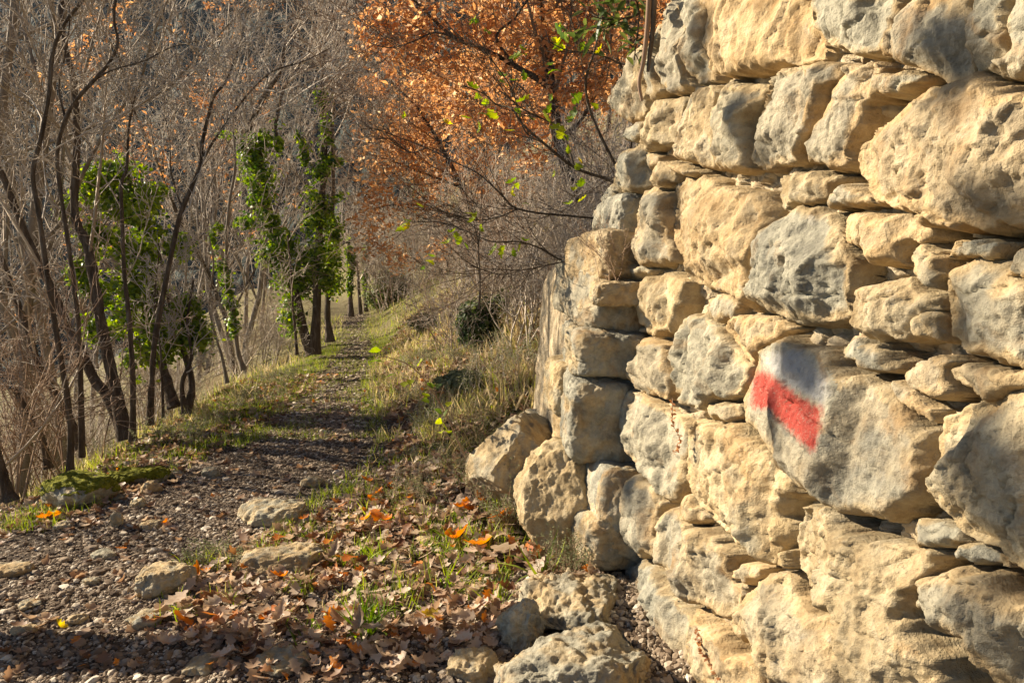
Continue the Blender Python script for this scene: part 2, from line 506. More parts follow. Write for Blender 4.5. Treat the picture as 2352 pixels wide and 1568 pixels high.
xs = np.concatenate([-np.geomspace(70, 4.6, 60), np.arange(-4.5, 1.5, 0.035), np.geomspace(1.55, 45, 50)])
ys = np.concatenate([np.linspace(-12, 1.2, 10), np.arange(1.5, 7.0, 0.035), np.geomspace(7.1, 85, 130)])
GX, GY = np.meshgrid(xs, ys)
GZ = ground_z(GX, GY)
ny, nx = GX.shape
ii = np.arange(ny * nx).reshape(ny, nx)
quads = np.stack([ii[:-1, :-1], ii[:-1, 1:], ii[1:, 1:], ii[1:, :-1]], -1).reshape(-1, 4)
offp = (np.abs(GX - path_c(GY)) - path_w(GY))
green = sstep(0.0, 0.5, offp) * 0.75 + 0.0 * GX
green = np.maximum(green, 0.55 * sstep(5.5, 7.5, GY))
green = np.where(GY < 4.3, green * sstep(0.2, 0.9, np.abs(GX + 1.0) - 1.2) * 0.6, green)
ground = link('ground', mesh_np('ground', np.stack([GX, GY, GZ], -1).reshape(-1, 3), [quads], True, {'green': green.ravel()}), M['ground'])
tag(ground, kind='structure')

# far side of the valley: a steep wooded slope, turned away from the low sun
hx = np.linspace(-260, 240, 170)
hy = np.linspace(95, 330, 120)
HX, HY = np.meshgrid(hx, hy)
def hill_z(X, Y):
    s = (Y - 95) + 0.22 * (X + 40)
    z = -34 + 0.92 * np.maximum(s, -20)
    return z + 14 * fbm(np.stack([X / 55, Y / 55, 0 * X], -1), 3, 3)
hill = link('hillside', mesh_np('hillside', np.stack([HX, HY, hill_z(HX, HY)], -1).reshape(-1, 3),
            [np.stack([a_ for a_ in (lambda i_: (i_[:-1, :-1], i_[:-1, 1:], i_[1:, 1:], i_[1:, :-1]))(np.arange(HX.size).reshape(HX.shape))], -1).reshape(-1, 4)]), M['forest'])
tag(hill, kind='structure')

def ico(sub=1):
    t = (1 + 5 ** .5) / 2
    v = np.array([[-1, t, 0], [1, t, 0], [-1, -t, 0], [1, -t, 0], [0, -1, t], [0, 1, t], [0, -1, -t], [0, 1, -t], [t, 0, -1], [t, 0, 1], [-t, 0, -1], [-t, 0, 1]], float)
    f = [[0, 11, 5], [0, 5, 1], [0, 1, 7], [0, 7, 10], [0, 10, 11], [1, 5, 9], [5, 11, 4], [11, 10, 2], [10, 7, 6], [7, 1, 8], [3, 9, 4], [3, 4, 2], [3, 2, 6], [3, 6, 8], [3, 8, 9], [4, 9, 5], [2, 4, 11], [6, 2, 10], [8, 6, 7], [9, 8, 1]]
    v /= np.linalg.norm(v[0])
    for _ in range(sub):
        mid, nf, v = {}, [], list(map(tuple, v))
        def m_(a, b):
            k = (min(a, b), max(a, b))
            if k not in mid:
                q = np.array(v[a]) + np.array(v[b]); q /= np.linalg.norm(q)
                mid[k] = len(v); v.append(tuple(q))
            return mid[k]
        for a, b, c in f:
            ab, bc, ca = m_(a, b), m_(b, c), m_(c, a)
            nf += [[a, ab, ca], [b, bc, ab], [c, ca, bc], [ab, bc, ca]]
        f, v = nf, np.array(v)
    return np.array(v), np.array(f)

r = rng_for('forest')
iv, if_ = ico(2)
nf = 4200
px = r.uniform(-220, 200, nf); py = r.uniform(97, 300, nf)
lump = iv * (1 + 0.28 * fbm(iv * 2.2, 3, 4))[:, None]
V, Fs, tt = scatter(lump, [if_], np.stack([px, py, hill_z(px, py) + 1.0], -1), rot_random(r, nf, 0.3),
                    np.stack([r.uniform(2.2, 4.5, nf), r.uniform(2.2, 4.5, nf), r.uniform(3, 6.5, nf)], -1), r.uniform(0, 1, nf))
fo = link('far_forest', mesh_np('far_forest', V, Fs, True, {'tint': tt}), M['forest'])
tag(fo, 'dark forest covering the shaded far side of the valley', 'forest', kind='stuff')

# ------------------------------------------------------------------ the dry stone wall
WALL_O = np.array([0.584, 2.255, 0.0])
_a = np.array([0.171, -0.985, 0.0]); _a /= np.linalg.norm(_a)
_n0 = np.array([-0.985, -0.171, 0.0]); _n0 /= np.linalg.norm(_n0)
BAT = rad(3.5)
_v = np.array([0, 0, 1.0]) * math.cos(BAT) - _n0 * math.sin(BAT)
_n = _n0 * math.cos(BAT) + np.array([0, 0, 1.0]) * math.sin(BAT)

def to_wall(px, py, off=0.0):
    """wall coordinates (u along towards the viewer, v up) that the pixel sees on the face, off metres in front of it"""
    d = ray(px, py)
    o = WALL_O + _n * off
    t = ((o - np.array([0, 0, CAM_H])) @ _n) / (d @ _n)
    P = np.array([0, 0, CAM_H]) + d * t[..., None]
    q = P - o
    return np.stack([q @ _a, q @ _v], -1), t
def from_wall(u, v, h):
    return WALL_O + u[..., None] * _a + v[..., None] * _v + h[..., None] * _n

def poly_sd(p, poly):
    """signed distance, positive inside"""
    a = poly; b = np.roll(poly, -1, 0)
    e = b - a
    d2 = np.full(len(p), 1e9); ins = np.zeros(len(p), bool)
    for k in range(len(a)):
        w = p - a[k]
        t = np.clip((w @ e[k]) / (e[k] @ e[k] + 1e-12), 0, 1)
        q = w - t[:, None] * e[k]
        d2 = np.minimum(d2, (q * q).sum(1))
        c = (a[k][1] > p[:, 1]) != (b[k][1] > p[:, 1])
        with np.errstate(divide='ignore', invalid='ignore'):
            xc = a[k][0] + (p[:, 1] - a[k][1]) * e[k][0] / e[k][1]
        ins ^= c & (p[:, 0] < xc)
    return np.sqrt(d2) * np.where(ins, 1, -1)

wall = empty('stone_wall', WALL_O)
tag(wall, 'tall dry stone wall of rough tan and grey limestone blocks beside the path', 'stone wall')
wall_inv = Matrix.Translation(-Vector(WALL_O))

Z3 = [  # outlines of the stones, traced in units of 0.857 photograph pixels from x = 2300
 [(540,0),(540,-60),(990,-60),(1005,60),(1060,200),(1040,260),(900,290),(830,310),(660,357),(600,350),(560,290),(535,200),(550,100),(530,30)],
 [(442,-60),(530,-60),(545,100),(540,200),(560,372),(480,380),(450,340),(450,250),(470,150),(445,60)],
 [(390,-40),(438,-40),(450,100),(445,250),(460,388),(400,430),(340,410),(325,340),(330,250),(355,150),(375,60)],
 [(205,230),(262,200),(255,330),(270,440),(240,525),(200,560),(165,550),(150,480),(155,400),(175,320)],
 [(300,100),(362,90),(345,160),(325,250),(325,350),(335,415),(280,470),(262,440),(265,330),(280,200)],
 [(150,590),(210,557),(245,560),(243,635),(190,655),(140,645)],
 [(242,530),(290,460),(420,437),(438,450),(400,560),(380,660),(320,690),(260,690),(245,620)],
 [(442,445),(480,390),(560,385),(575,420),(570,520),(580,640),(575,760),(520,772),(470,750),(410,742),(392,680),(410,560)],
 [(580,400),(640,380),(780,368),(800,400),(770,470),(745,560),(735,680),(740,785),(700,775),(640,782),(585,775),(590,660),(560,610),(575,500)],
 [(805,370),(850,320),(920,300),(1060,275),(1150,308),(1130,340),(1075,400),(1040,520),(1000,620),(970,690),(940,742),(870,765),(780,788),(742,765),(740,650),(765,560),(780,470)],
 [(1150,330),(1170,300),(1300,285),(1325,300),(1280,440),(1240,480),(1245,560),(1205,620),(1165,700),(1175,745),(1120,772),(1060,768),(1000,752),(975,725),(1000,630),(1045,520),(1080,400)],
 [(1310,318),(1420,310),(1500,350),(1480,400),(1390,452),(1300,452),(1285,430)],
 [(1182,760),(1215,690),(1280,600),(1350,520),(1440,460),(1510,392),(1620,380),(1740,352),(1860,350),(2040,385),(2150,400),(2170,980),(1960,1030),(1820,1062),(1740,1070),(1650,1085),(1560,1040),(1500,990),(1420,960),(1310,940),(1250,870),(1200,820)],
 [(1000,-60),(1380,-60),(1400,60),(1340,180),(1290,240),(1220,270),(1130,240),(1050,190),(1010,140),(1020,70)],
 [(1425,30),(1440,-60),(1690,-60),(1720,60),(1733,330),(1650,382),(1580,378),(1500,330),(1400,290),(1338,240),(1362,150)],
 [(1705,-60),(1900,-60),(1905,100),(1900,240),(1810,318),(1742,310),(1732,150)],
 [(1910,-60),(2160,-60),(2160,360),(1980,352),(1850,335),(1822,318),(1905,250)],
 [(840,800),(960,768),(1060,780),(1110,800),(1090,860),(1060,910),(930,950),(850,955),(828,900)],
 [(1110,860),(1170,817),(1250,880),(1305,950),(1220,968),(1080,957),(1068,930)],
 [(390,860),(430,812),(540,810),(590,840),(690,870),(800,880),(828,940),(838,1010),(808,1120),(778,1230),(768,1300),(760,1390),(720,1430),(640,1370),(560,1340),(480,1300),(430,1230),(380,1150),(368,1020),(383,950)],
 [(240,900),(290,842),(340,865),(372,900),(372,1010),(362,1080),(383,1190),(320,1212),(250,1227),(215,1180),(220,1050)],
 [(290,820),(330,740),(370,722),(390,800),(370,850),(310,860)],
 [(361,742),(450,760),(500,790),(440,807),(385,802)],
 [(260,700),(320,700),(310,760),(280,790),(255,750)],
 [(130,790),(170,690),(250,650),(275,690),(250,760),(280,800),(270,870),(210,900),(150,900),(120,850)],
 [(45,980),(60,900),(100,840),(120,880),(140,960),(130,1080),(60,1085),(40,1040)],
 [(150,930),(220,905),(215,1000),(215,1100),(205,1170),(170,1200),(145,1100)],
 [(860,1010),(920,952),(1030,952),(1110,990),(1130,1060),(1170,1130),(1215,1180),(1208,1300),(1188,1400),(1170,1460),(1080,1490),(1000,1510),(900,1480),(830,1430),(767,1390),(767,1290),(802,1150),(832,1060)],
 [(1132,1070),(1170,992),(1290,972),(1440,972),(1540,1032),(1560,1090),(1500,1130),(1440,1160),(1428,1220),(1340,1235),(1260,1200),(1220,1150),(1150,1110)],
 [(1442,1180),(1500,1132),(1610,1122),(1650,1180),(1635,1260),(1600,1340),(1540,1330),(1480,1270),(1430,1222)],
 [(1622,1090),(1740,1082),(1890,1082),(1900,1110),(1850,1190),(1720,1170),(1622,1160)],
 [(1902,1130),(1960,1090),(2150,1070),(2150,1300),(1990,1280),(1900,1262),(1880,1220)],
 [(1212,1340),(1270,1290),(1400,1262),(1480,1272),(1605,1350),(1600,1400),(1540,1428),(1490,1490),(1430,1565),(1250,1540),(1192,1490),(1202,1400)],
 [(1622,1290),(1660,1212),(1730,1182),(1850,1212),(1900,1282),(2021,1302),(2150,1320),(2150,1690),(1980,1690),(1760,1640),(1680,1600),(1592,1540),(1592,1440),(1612,1360)],
 [(1442,1520),(1470,1450),(1560,1425),(1588,1432),(1578,1540),(1560,1580)],
 [(200,1390),(240,1302),(290,1260),(400,1257),(428,1290),(410,1380),(400,1460),(380,1530),(250,1532),(208,1470)],
 [(140,1282),(190,1270),(238,1302),(233,1360),(190,1377),(150,1340)],
 [(170,1220),(220,1200),(280,1232),(270,1268),(200,1273)],
 [(600,1500),(650,1450),(760,1432),(830,1450),(910,1502),(900,1540),(800,1590),(720,1690),(690,1640),(640,1580)],
 [(540,1352),(640,1352),(670,1400),(650,1458),(590,1480),(545,1420)],
 [(190,1640),(240,1545),(360,1570),(378,1708),(375,1800),(368,1838),(300,1833),(220,1790),(187,1718)],
 [(382,1630),(400,1568),(430,1460),(460,1440),(540,1430),(590,1490),(640,1590),(690,1650),(735,1660),(720,1680),(700,1770),(660,1830),(560,1830),(530,1888),(470,1860),(400,1810),(377,1740)],
 [(540,1838),(590,1840),(660,1838),(690,1860),(683,1910),(640,1948),(560,1920)],
 [(762,1628),(830,1578),(930,1566),(1090,1590),(1195,1680),(1260,1720),(1350,1750),(1415,1820),(1475,1900),(1535,1990),(1555,2130),(1530,2290),(1440,2380),(1390,2400),(1280,2400),(1195,2378),(1080,2308),(1000,2255),(930,2205),(865,2098),(785,2020),(705,1938),(685,1820),(712,1750),(742,1680)],
 [(1545,1990),(1600,1910),(1700,1850),(1850,1812),(2021,1790),(2160,1780),(2160,2650),(2021,2655),(1900,2615),(1825,2528),(1722,2466),(1645,2376),(1585,2246),(1565,2128)],
 [(150,1790),(255,1790),(300,1838),(380,1900),(420,1940),(437,2020),(430,2208),(388,2306),(340,2298),(290,2218),(250,2158),(182,2078),(137,2030),(130,1900)],
 [(445,1970),(490,1915),(600,1950),(690,1950),(780,2024),(860,2112),(935,2208),(968,2258),(890,2308),(862,2370),(905,2448),(850,2608),(792,2598),(740,2528),(650,2468),(560,2388),(500,2348),(442,2248),(432,2128)],
 [(160,2208),(200,2168),(250,2180),(300,2230),(328,2308),(300,2368),(308,2468),(300,2556),(240,2566),(190,2488),(150,2428),(147,2288)],
 [(402,2300),(440,2262),(500,2358),(513,2400),(450,2418),(400,2358)],
 [(322,2418),(342,2340),(390,2330),(440,2398),(540,2428),(600,2488),(648,2548),(640,2628),(688,2688),(668,2806),(600,2846),(500,2798),(430,2748),(372,2648),(312,2588),(312,2500)],
 [(932,2408),(960,2330),(1010,2300),(1110,2330),(1200,2400),(1290,2460),(1440,2510),(1555,2530),(1605,2572),(1540,2668),(1482,2748),(1482,2818),(1540,2918),(1620,3018),(1700,3268),(1300,3268),(1240,3068),(1210,2868),(1080,2788),(982,2708),(932,2608),(922,2498)],
 [(1485,2748),(1535,2658),(1650,2610),(1740,2630),(1860,2630),(1905,2690),(2021,2750),(2160,2770),(2160,3268),(1900,3268),(1800,3088),(1740,2968),(1600,2878),(1502,2818)],
 [(1640,2520),(1700,2490),(1800,2530),(1878,2616),(1760,2618),(1690,2590),(1640,2580)],
 [(702,2748),(760,2650),(800,2620),(900,2620),(960,2728),(1060,2808),(1200,2888),(1228,3018),(1280,3268),(880,3268),(840,3048),(782,2968),(732,2898),(702,2828)],
 [(642,2630),(700,2570),(778,2610),(768,2658),(710,2678),(652,2658)],
 [(160,2580),(230,2570),(318,2620),(380,2690),(420,2770),(460,2850),(468,2968),(488,3060),(420,3080),(330,2990),(260,2900),(200,2790),(170,2680)],
 [(472,2800),(560,2860),(640,2900),(700,2980),(778,2990),(830,3070),(860,3268),(560,3268),(500,3130),(470,2990)],
 [(642,2848),(690,2810),(700,2898),(730,2948),(680,2958),(645,2900)],
 [(868,2528),(908,2500),(928,2598),(880,2618)],
 [(1100,1568),(1230,1550),(1330,1580),(1398,1688),(1380,1726),(1270,1706),(1185,1660)],
 [(1412,1690),(1480,1640),(1620,1630),(1678,1668),(1638,1700),(1638,1815),(1560,1836),(1480,1806),(1412,1738)],
 [(1645,1690),(1720,1652),(1850,1652),(1960,1680),(2150,1700),(2150,1765),(1960,1792),(1820,1832),(1730,1798),(1642,1748)],
 [(1362,1766),(1402,1732),(1480,1800),(1558,1860),(1558,1945),(1500,1905),(1420,1836)],
 [(1450,2400),(1580,2368),(1700,2448),(1718,2498),(1600,2508),(1450,2508)],
 # beyond the picture: next course up, and on towards the viewer
 [(330,-330),(600,-340),(620,-80),(440,-75),(400,-60),(350,-110)],
 [(640,-380),(1060,-360),(1080,-90),(660,-85)],
 [(1100,-420),(1560,-380),(1560,-90),(1110,-90)],
 [(1590,-420),(2150,-420),(2150,-90),(1590,-90)],
 [(2180,-100),(2700,-200),(2760,480),(2190,420)],
 [(2190,450),(2760,520),(2720,1060),(2180,1040)],
 [(2180,1080),(2700,1100),(2700,1740),(2180,1700)],
 [(2190,1740),(2720,1780),(2740,2500),(2190,2600)],
 [(2190,2700),(2740,2560),(2760,3300),(2200,3300)],
]
def z3_px(poly):
    p = np.array(poly, float)
    return (2300 + 0.857 * p[:, 0]) * 2352 / 4032, 0.857 * p[:, 1] * 2352 / 4032

RED = np.array([(786,1728),(830,1712),(960,1812),(1082,1880),(1070,1965),(1052,2062),(1000,2022),(900,1922),(850,1868),(778,1862)], float)
WHITE = np.array([(826,1640),(880,1606),(990,1606),(1120,1750),(1132,1800),(1092,1872),(960,1806),(836,1716)], float)

BLAZE = next(k for k, s in enumerate(Z3) if s[0] == (762, 1628))
def stone_face(k, poly):
    r = rng_for('stone', k)
    px, py = z3_px(poly)
    uv, t = to_wall(px, py, 0.045)
    tm = float(np.mean(t))
    s = 0.0029 * tm
    lo, hi = uv.min(0) - 4 * s, uv.max(0) + 4 * s
    gu, gv = np.arange(lo[0], hi[0], s), np.arange(lo[1], hi[1], s)
    U, Vv = np.meshgrid(gu, gv)
    p = np.stack([U.ravel(), Vv.ravel()], -1)
    size = math.sqrt(max(1e-4, abs(np.prod(uv.max(0) - uv.min(0)))))
    p3 = np.stack([p[:, 0], p[:, 1], np.full(len(p), k * 7.31)], -1)
    wq = np.stack([fbm(p3 * 10, 4, 11, 0.6), fbm(p3 * 10 + 40, 4, 12, 0.6)], -1) * 0.016
    d = poly_sd(p + wq, uv) - 0.003 + 0.005 * fbm(p3 * 40, 2, 13)
    rr = min(0.030, 0.13 * size)
    D = (0.034 + 0.115 * min(size, 0.5)) * r.uniform(0.75, 1.15)
    q = np.clip(d / rr, 0, 1)
    h = D * (1 - (1 - q) ** 2) ** 0.6
    c = uv.mean(0)
    for f in range(9):                                    # chisel it with a few random planes
        ang = f * 2.4 + r.uniform(-0.6, 0.6)
        g = np.array([math.cos(ang), math.sin(ang)]) * r.uniform(0.12, 0.95)
        ext = np.max((uv - c) @ g)
        pl = D * r.uniform(0.9, 1.1) + ext * r.uniform(0.22, 0.75) - (p - c) @ g + 0.014 * fbm(p3 * 11 + f * 9, 3, 15)
        h = np.minimum(h, pl)
    h = np.maximum(h, 0.42 * D * (1 - (1 - q) ** 2) ** 0.6)
    tilt = r.uniform(-0.09, 0.09, 2)
    inside = sstep(0, rr * 0.6, d)
    h = h + inside * ((p - c) @ tilt)
    sz = min(1.0, size / 0.3) * (0.35 if k == BLAZE else 1.0)
    st = np.array([r.uniform(0.7, 1.4), r.uniform(0.5, 1.0), 1.0])
    h = h + inside * (0.011 * sz * fbm(p3 * 6 * st, 3, 21) + 0.006 * fbm(p3 * 19 * st, 3, 22, 0.55, True) * (0.4 + 0.6 * sstep(-0.2, 0.35, fbm(p3 * 3.5, 2, 33))) + 0.0035 * fbm(p3 * 70, 3, 23))
    w1, w2, wid = worley2(p * np.array([16, 11]) + fbm(p3 * 14, 2, 41)[:, None] * 0.5, k)
    h = h + inside * 0.010 * sz * (((wid >> 4) & 255) / 255.0 - 0.5) * sstep(0.0, 0.12, w2 - w1) * sstep(-0.1, 0.3, fbm(p3 * 4 + 70, 2, 35))
    # flake scars: sharp-edged steps where slabs have spalled off
    for q_, (fr, am, w_) in enumerate([(4.0, 0.013, 0.02), (9.0, 0.007, 0.02), (22.0, 0.0025, 0.06)]):
        nn = fbm(p3 * fr * st + 13 * q_, 4, 45 + q_, 0.55)
        for th_ in (-0.22, 0.12):
            h = h - inside * am * sz * sstep(th_ - w_ * 0.5, th_ + w_ * 0.5, nn) * r.uniform(0.5, 1.0)
    h = h + inside * 0.012 * sz
    # one or two fine cracks
    for cr in range(1 if size < 0.25 else 2):
        th = r.uniform(-0.6, 0.6) if r.random() < 0.6 else r.uniform(1.1, 2.0)
        nrm = np.array([-math.sin(th), math.cos(th)]); tg = np.array([math.cos(th), math.sin(th)])
        c0 = c + r.uniform(-0.25, 0.25, 2) * size
        dist = np.abs((p - c0) @ nrm + 0.02 * fbm(p3 * 12 + cr * 30, 3, 25))
        along = np.abs((p - c0) @ tg)
        h = h - 0.012 * np.exp(-(dist / (0.6 * s)) ** 2) * sstep(0.34 * size, 0.2 * size, along) * inside
    h = np.where(d <= 0, -0.12 * np.clip(-d / (1.5 * s), 0, 1), h)
    keep = d > -2.2 * s
    kk = keep.reshape(U.shape)
    cell = kk[:-1, :-1] & kk[1:, :-1] & kk[:-1, 1:] & kk[1:, 1:]
    idx = np.arange(U.size).reshape(U.shape)
    f = np.stack([idx[:-1, :-1], idx[:-1, 1:], idx[1:, 1:], idx[1:, :-1]], -1)[cell]
    used = np.unique(f)
    mp = np.full(U.size, -1); mp[used] = np.arange(len(used))
    f = mp[f]
    # seen from the face side, counter-clockwise
    P = from_wall(p[used, 0], p[used, 1], h[used]) - WALL_O
    e1 = P[f[0, 1]] - P[f[0, 0]]; e2 = P[f[0, 3]] - P[f[0, 0]]
    if np.cross(e1, e2) @ _n < 0:
        f = f[:, ::-1]
    edge = (1 - sstep(0.0, 1.25 * rr, d + 0.02 * fbm(p3 * 14, 3, 44)))[used]
    return P, f, edge, p[used], rr

def vert_normals(P, f):
    n = np.cross(P[f[:, 2]] - P[f[:, 0]], P[f[:, 3]] - P[f[:, 1]])
    out = np.zeros_like(P)
    for k in range(4):
        np.add.at(out, f[:, k], n)
    return out / (np.linalg.norm(out, axis=1, keepdims=True) + 1e-12)

def piece(name, P, f, nrm, attrs, mat, parent):
    used = np.unique(f)
    mp = np.full(len(P), -1); mp[used] = np.arange(len(used))
    me = mesh_np(name, P[used], [mp[f]], True, {k: a[used] for k, a in attrs.items()})
    me.normals_split_custom_set_from_vertices(nrm[used].tolist())
    return link(name, me, mat, parent)

BLAZE = next(k for k, s in enumerate(Z3) if s[0] == (762, 1628))
all_polys = []
for k, poly in enumerate(Z3):
    P, f, edge, uv, rr = stone_face(k, poly)
    all_polys.append(uv)
    if k != BLAZE:
        mat = M['stone_grey'] if rng_for('mat', k).random() < 0.3 else M['stone']
        link('stone', mesh_np('stone', P, [f], True, {'edge': edge}), mat, wall)
        continue
    # paint: weights in the stone's own face coordinates
    ppx = np.stack(px_of(P + WALL_O), -1)
    m_ = 1.05e-3                                              # metres of stone per pixel here
    red = sstep(-0.032, 0.026, m_ * poly_sd(ppx, np.stack(z3_px(RED), -1)))
    white = sstep(-0.03, 0.03, m_ * poly_sd(ppx, np.stack(z3_px(WHITE), -1))) * (1 - 0.85 * red)
    nrm = vert_normals(P, f)
    fr, fw = red[f].mean(1), white[f].mean(1)
    at_ = {'edge': edge, 'red': red, 'white': white}
    isr = fr > 0.12
    isw = (fw > 0.12) & ~isr
    st = piece('waymark_stone', P, f[~(isr | isw)], nrm, at_, M['stone_paint'], wall)
    st['label'] = 'large grey stone with a red and white painted trail mark'
    piece('red_stripe', P, f[isr], nrm, at_, M['stone_paint'], st)['label'] = 'red painted stripe'
    piece('white_stripe', P, f[isw], nrm, at_, M['stone_paint'], st)['label'] = 'white painted stripe above the red'

# rubble and earth packed behind and between the stones: one solid body
uL, uR = to_wall(np.array([1404.]), np.array([900.]))[0][0, 0], 1.75
s = 0.0065
gu, gv = np.arange(uL, uR, s), np.arange(-0.35, 2.95, s)
U, Vv = np.meshgrid(gu, gv)
p2 = np.stack([U.ravel(), Vv.ravel()], -1)
p3 = np.stack([U.ravel(), Vv.ravel(), 0 * U.ravel()], -1)
wp = p2 + np.stack([fbm(p3 * 8, 3, 51), fbm(p3 * 8 + 30, 3, 52)], -1) * 0.03
a1, a2, aid = worley2(wp * np.array([15, 19]), 3)
b1, b2, bid = worley2(wp * 42, 8)
rnd_a = ((aid >> 3) & 1023) / 1023.0
h = -0.055 + 0.06 * (rnd_a - 0.45) * sstep(0.02, 0.22, a2 - a1) - 0.035 * (1 - sstep(0.0, 0.12, a2 - a1)) + 0.011 * (1 - b1) + 0.012 * fbm(p3 * 20, 3, 53) + 0.004 * fbm(p3 * 90, 2, 54)
holes = sstep(0.34, 0.5, fbm(p3 * 5.5, 3, 57))
h = h - 0.16 * holes
EDGE_L = None
P = from_wall(p2[:, 0], p2[:, 1], h) - WALL_O
idx = np.arange(U.size).reshape(U.shape)
# the wall's far end leans back as it rises: keep only what stands right of its outline
ol = to_wall(np.array([1424, 1418, 1412, 1424, 1440, 1452, 1500, 1512, 1540.]), np.array([1330, 1100, 700, 470, 330, 250, 90, 0, -250.]))[0]
lim = np.interp(Vv[:-1, :-1], ol[:, 1], ol[:, 0])
cell = U[:-1, :-1] > lim
f = np.stack([idx[:-1, :-1], idx[:-1, 1:], idx[1:, 1:], idx[1:, :-1]], -1)[cell]
e1 = P[f[0, 1]] - P[f[0, 0]]; e2 = P[f[0, 3]] - P[f[0, 0]]
flip = np.cross(e1, e2) @ _n < 0
nb = len(P)
back = from_wall(p2[:, 0], p2[:, 1], np.full(len(p2), -0.55)) - WALL_O
from collections import Counter
ed = np.concatenate([f[:, [0, 1]], f[:, [1, 2]], f[:, [2, 3]], f[:, [3, 0]]])
key = np.sort(ed, 1); _, first, cnt = np.unique(key[:, 0].astype(np.int64) * nb + key[:, 1], return_index=True, return_counts=True)
be = ed[first[cnt == 1]]
side = np.stack([be[:, 1], be[:, 0], be[:, 0] + nb, be[:, 1] + nb], -1)
allf = np.concatenate([f, f[:, ::-1] + nb, side])
if flip: allf = allf[:, ::-1]
allP = np.concatenate([P, back])
used = np.unique(allf); mp = np.full(len(allP), -1); mp[used] = np.arange(len(used))
core = link('rubble_fill', mesh_np('rubble_fill', allP[used], [mp[allf]], True), M['mortar'], wall)

# the projecting end of the wall: squared blocks whose left sides face the light
def boulder(name, axes, half, centre, seed, e=5.0, res=26, planes=9, rough=1.0, cut=(0.72, 0.95), scar=0.4):
    """a rough block: cube grid pushed to a rounded box, chipped by random planes, then roughened; axes are rows"""
    r = rng_for('boulder', seed)
    g = np.linspace(-1, 1, res + 1)
    A, B = np.meshgrid(g, g)
    V, Fq, n = [], [], 0
    ids = np.arange((res + 1) ** 2).reshape(res + 1, res + 1)
    q = np.stack([ids[:-1, :-1], ids[:-1, 1:], ids[1:, 1:], ids[1:, :-1]], -1).reshape(-1, 4)
    for ax in range(3):
        for sg in (-1, 1):
            W = np.zeros((A.size, 3))
            W[:, ax] = sg; W[:, (ax + 1) % 3] = A.ravel(); W[:, (ax + 2) % 3] = B.ravel()
            V.append(W); Fq.append((q if sg > 0 else q[:, ::-1]) + n); n += A.size
    V = np.concatenate(V); Fq = np.concatenate(Fq)
    _, inv, = np.unique(np.round(V * 4096).astype(np.int64) @ np.array([1, 100003, 10000600009]), return_inverse=True)
    order = np.zeros(inv.max() + 1, int); order[inv] = np.arange(len(V))
    V = V[order]; Fq = inv[Fq]
    d = V / np.linalg.norm(V, axis=1, keepdims=True)
    V = d / (np.abs(d) ** e).sum(1, keepdims=True) ** (1 / e)
    half = np.asarray(half, float)
    V = V * half
    mean = float(np.mean(half))
    flat = np.zeros(len(V))
    for k in range(planes):
        n_ = r.normal(size=3); n_ /= np.linalg.norm(n_)
        sup = np.max(V @ n_)
        o = sup * r.uniform(*cut)
        ex = np.maximum(0, V @ n_ - o)
        V = V - ex[:, None] * n_
    off = np.array([seed * 3.7 % 91, seed * 1.3 % 57, 0])
    q3 = V + off
    disp = rough * (0.07 * mean * fbm(q3 * 1.1 / mean, 3, 61) + 0.022 * mean * fbm(q3 * 3.2 / mean, 3, 62, 0.55, True) + 0.010 * fbm(q3 * 24, 3, 63) + 0.0035 * fbm(q3 * 75, 2, 64))
    for fr, am, w_ in ((1.6, 0.055, 0.06), (3.6, 0.024, 0.04), (8.0, 0.006, 0.08)):
        nn = fbm(q3 * fr / mean * np.array([1, 1, 0.8]) + 7 * fr, 3, 67, 0.55)
        for th_ in (-0.2, 0.12):
            disp = disp - scar * am * min(mean, 0.2) * sstep(th_ - w_ / 2, th_ + w_ / 2, nn)
    V = V + d * disp[:, None]
    ax = np.asarray(axes, float)
    W = V @ ax + np.asarray(centre)
    if np.linalg.det(ax) < 0: Fq = Fq[:, ::-1]
    edge = np.clip(0.5 + 1.3 * fbm(q3 * 2.0 / mean, 3, 66), 0, 1)
    return W, Fq, edge

OFFL = 0.18
def quoin(k, x0, xc, y0, y1, depth=0.34, out=0.0, e=6, **kw):
    xc -= 12
    q, t = to_wall(np.array([x0, xc, xc, xc], float), np.array([(y0 + y1) / 2, (y0 + y1) / 2, y0, y1], float), OFFL + out)
    u0, u1 = q[0, 0], q[1, 0]
    v0, v1 = sorted((q[2, 1], q[3, 1]))
    c = WALL_O + (u0 + u1) / 2 * _a + (v0 + v1) / 2 * _v + (OFFL + out - depth / 2) * _n
    rq = rng_for('quoin', k)
    t1, t2, t3 = rq.uniform(-0.10, 0.10), rq.uniform(-0.16, 0.16), rq.uniform(-0.12, 0.12)
    a1 = _a + t1 * _v + t2 * _n; a1 /= np.linalg.norm(a1)
    vq = _v + t3 * _n; vq -= (vq @ a1) * a1; vq /= np.linalg.norm(vq)
    n1 = np.cross(a1, vq)
    if n1 @ _n < 0: n1 = -n1
    c = c + rq.uniform(-0.03, 0.03) * _a + rq.uniform(-0.02, 0.02) * _n
    P, f, edge = boulder('stone', [a1, vq, n1], [(u1 - u0) / 2 * 1.03, (v1 - v0) / 2 * 1.05, depth / 2], c - WALL_O, 100 + k, e=e, planes=0, rough=0.5, scar=0.5, res=50, **kw)
    link('stone', mesh_np('stone', P, [f], True, {'edge': edge}), M['stone_shade_grey'] if k not in (0, 5, 7, 9) else M['stone'], wall)  # greyer colour on most blocks deepens the shaded strip
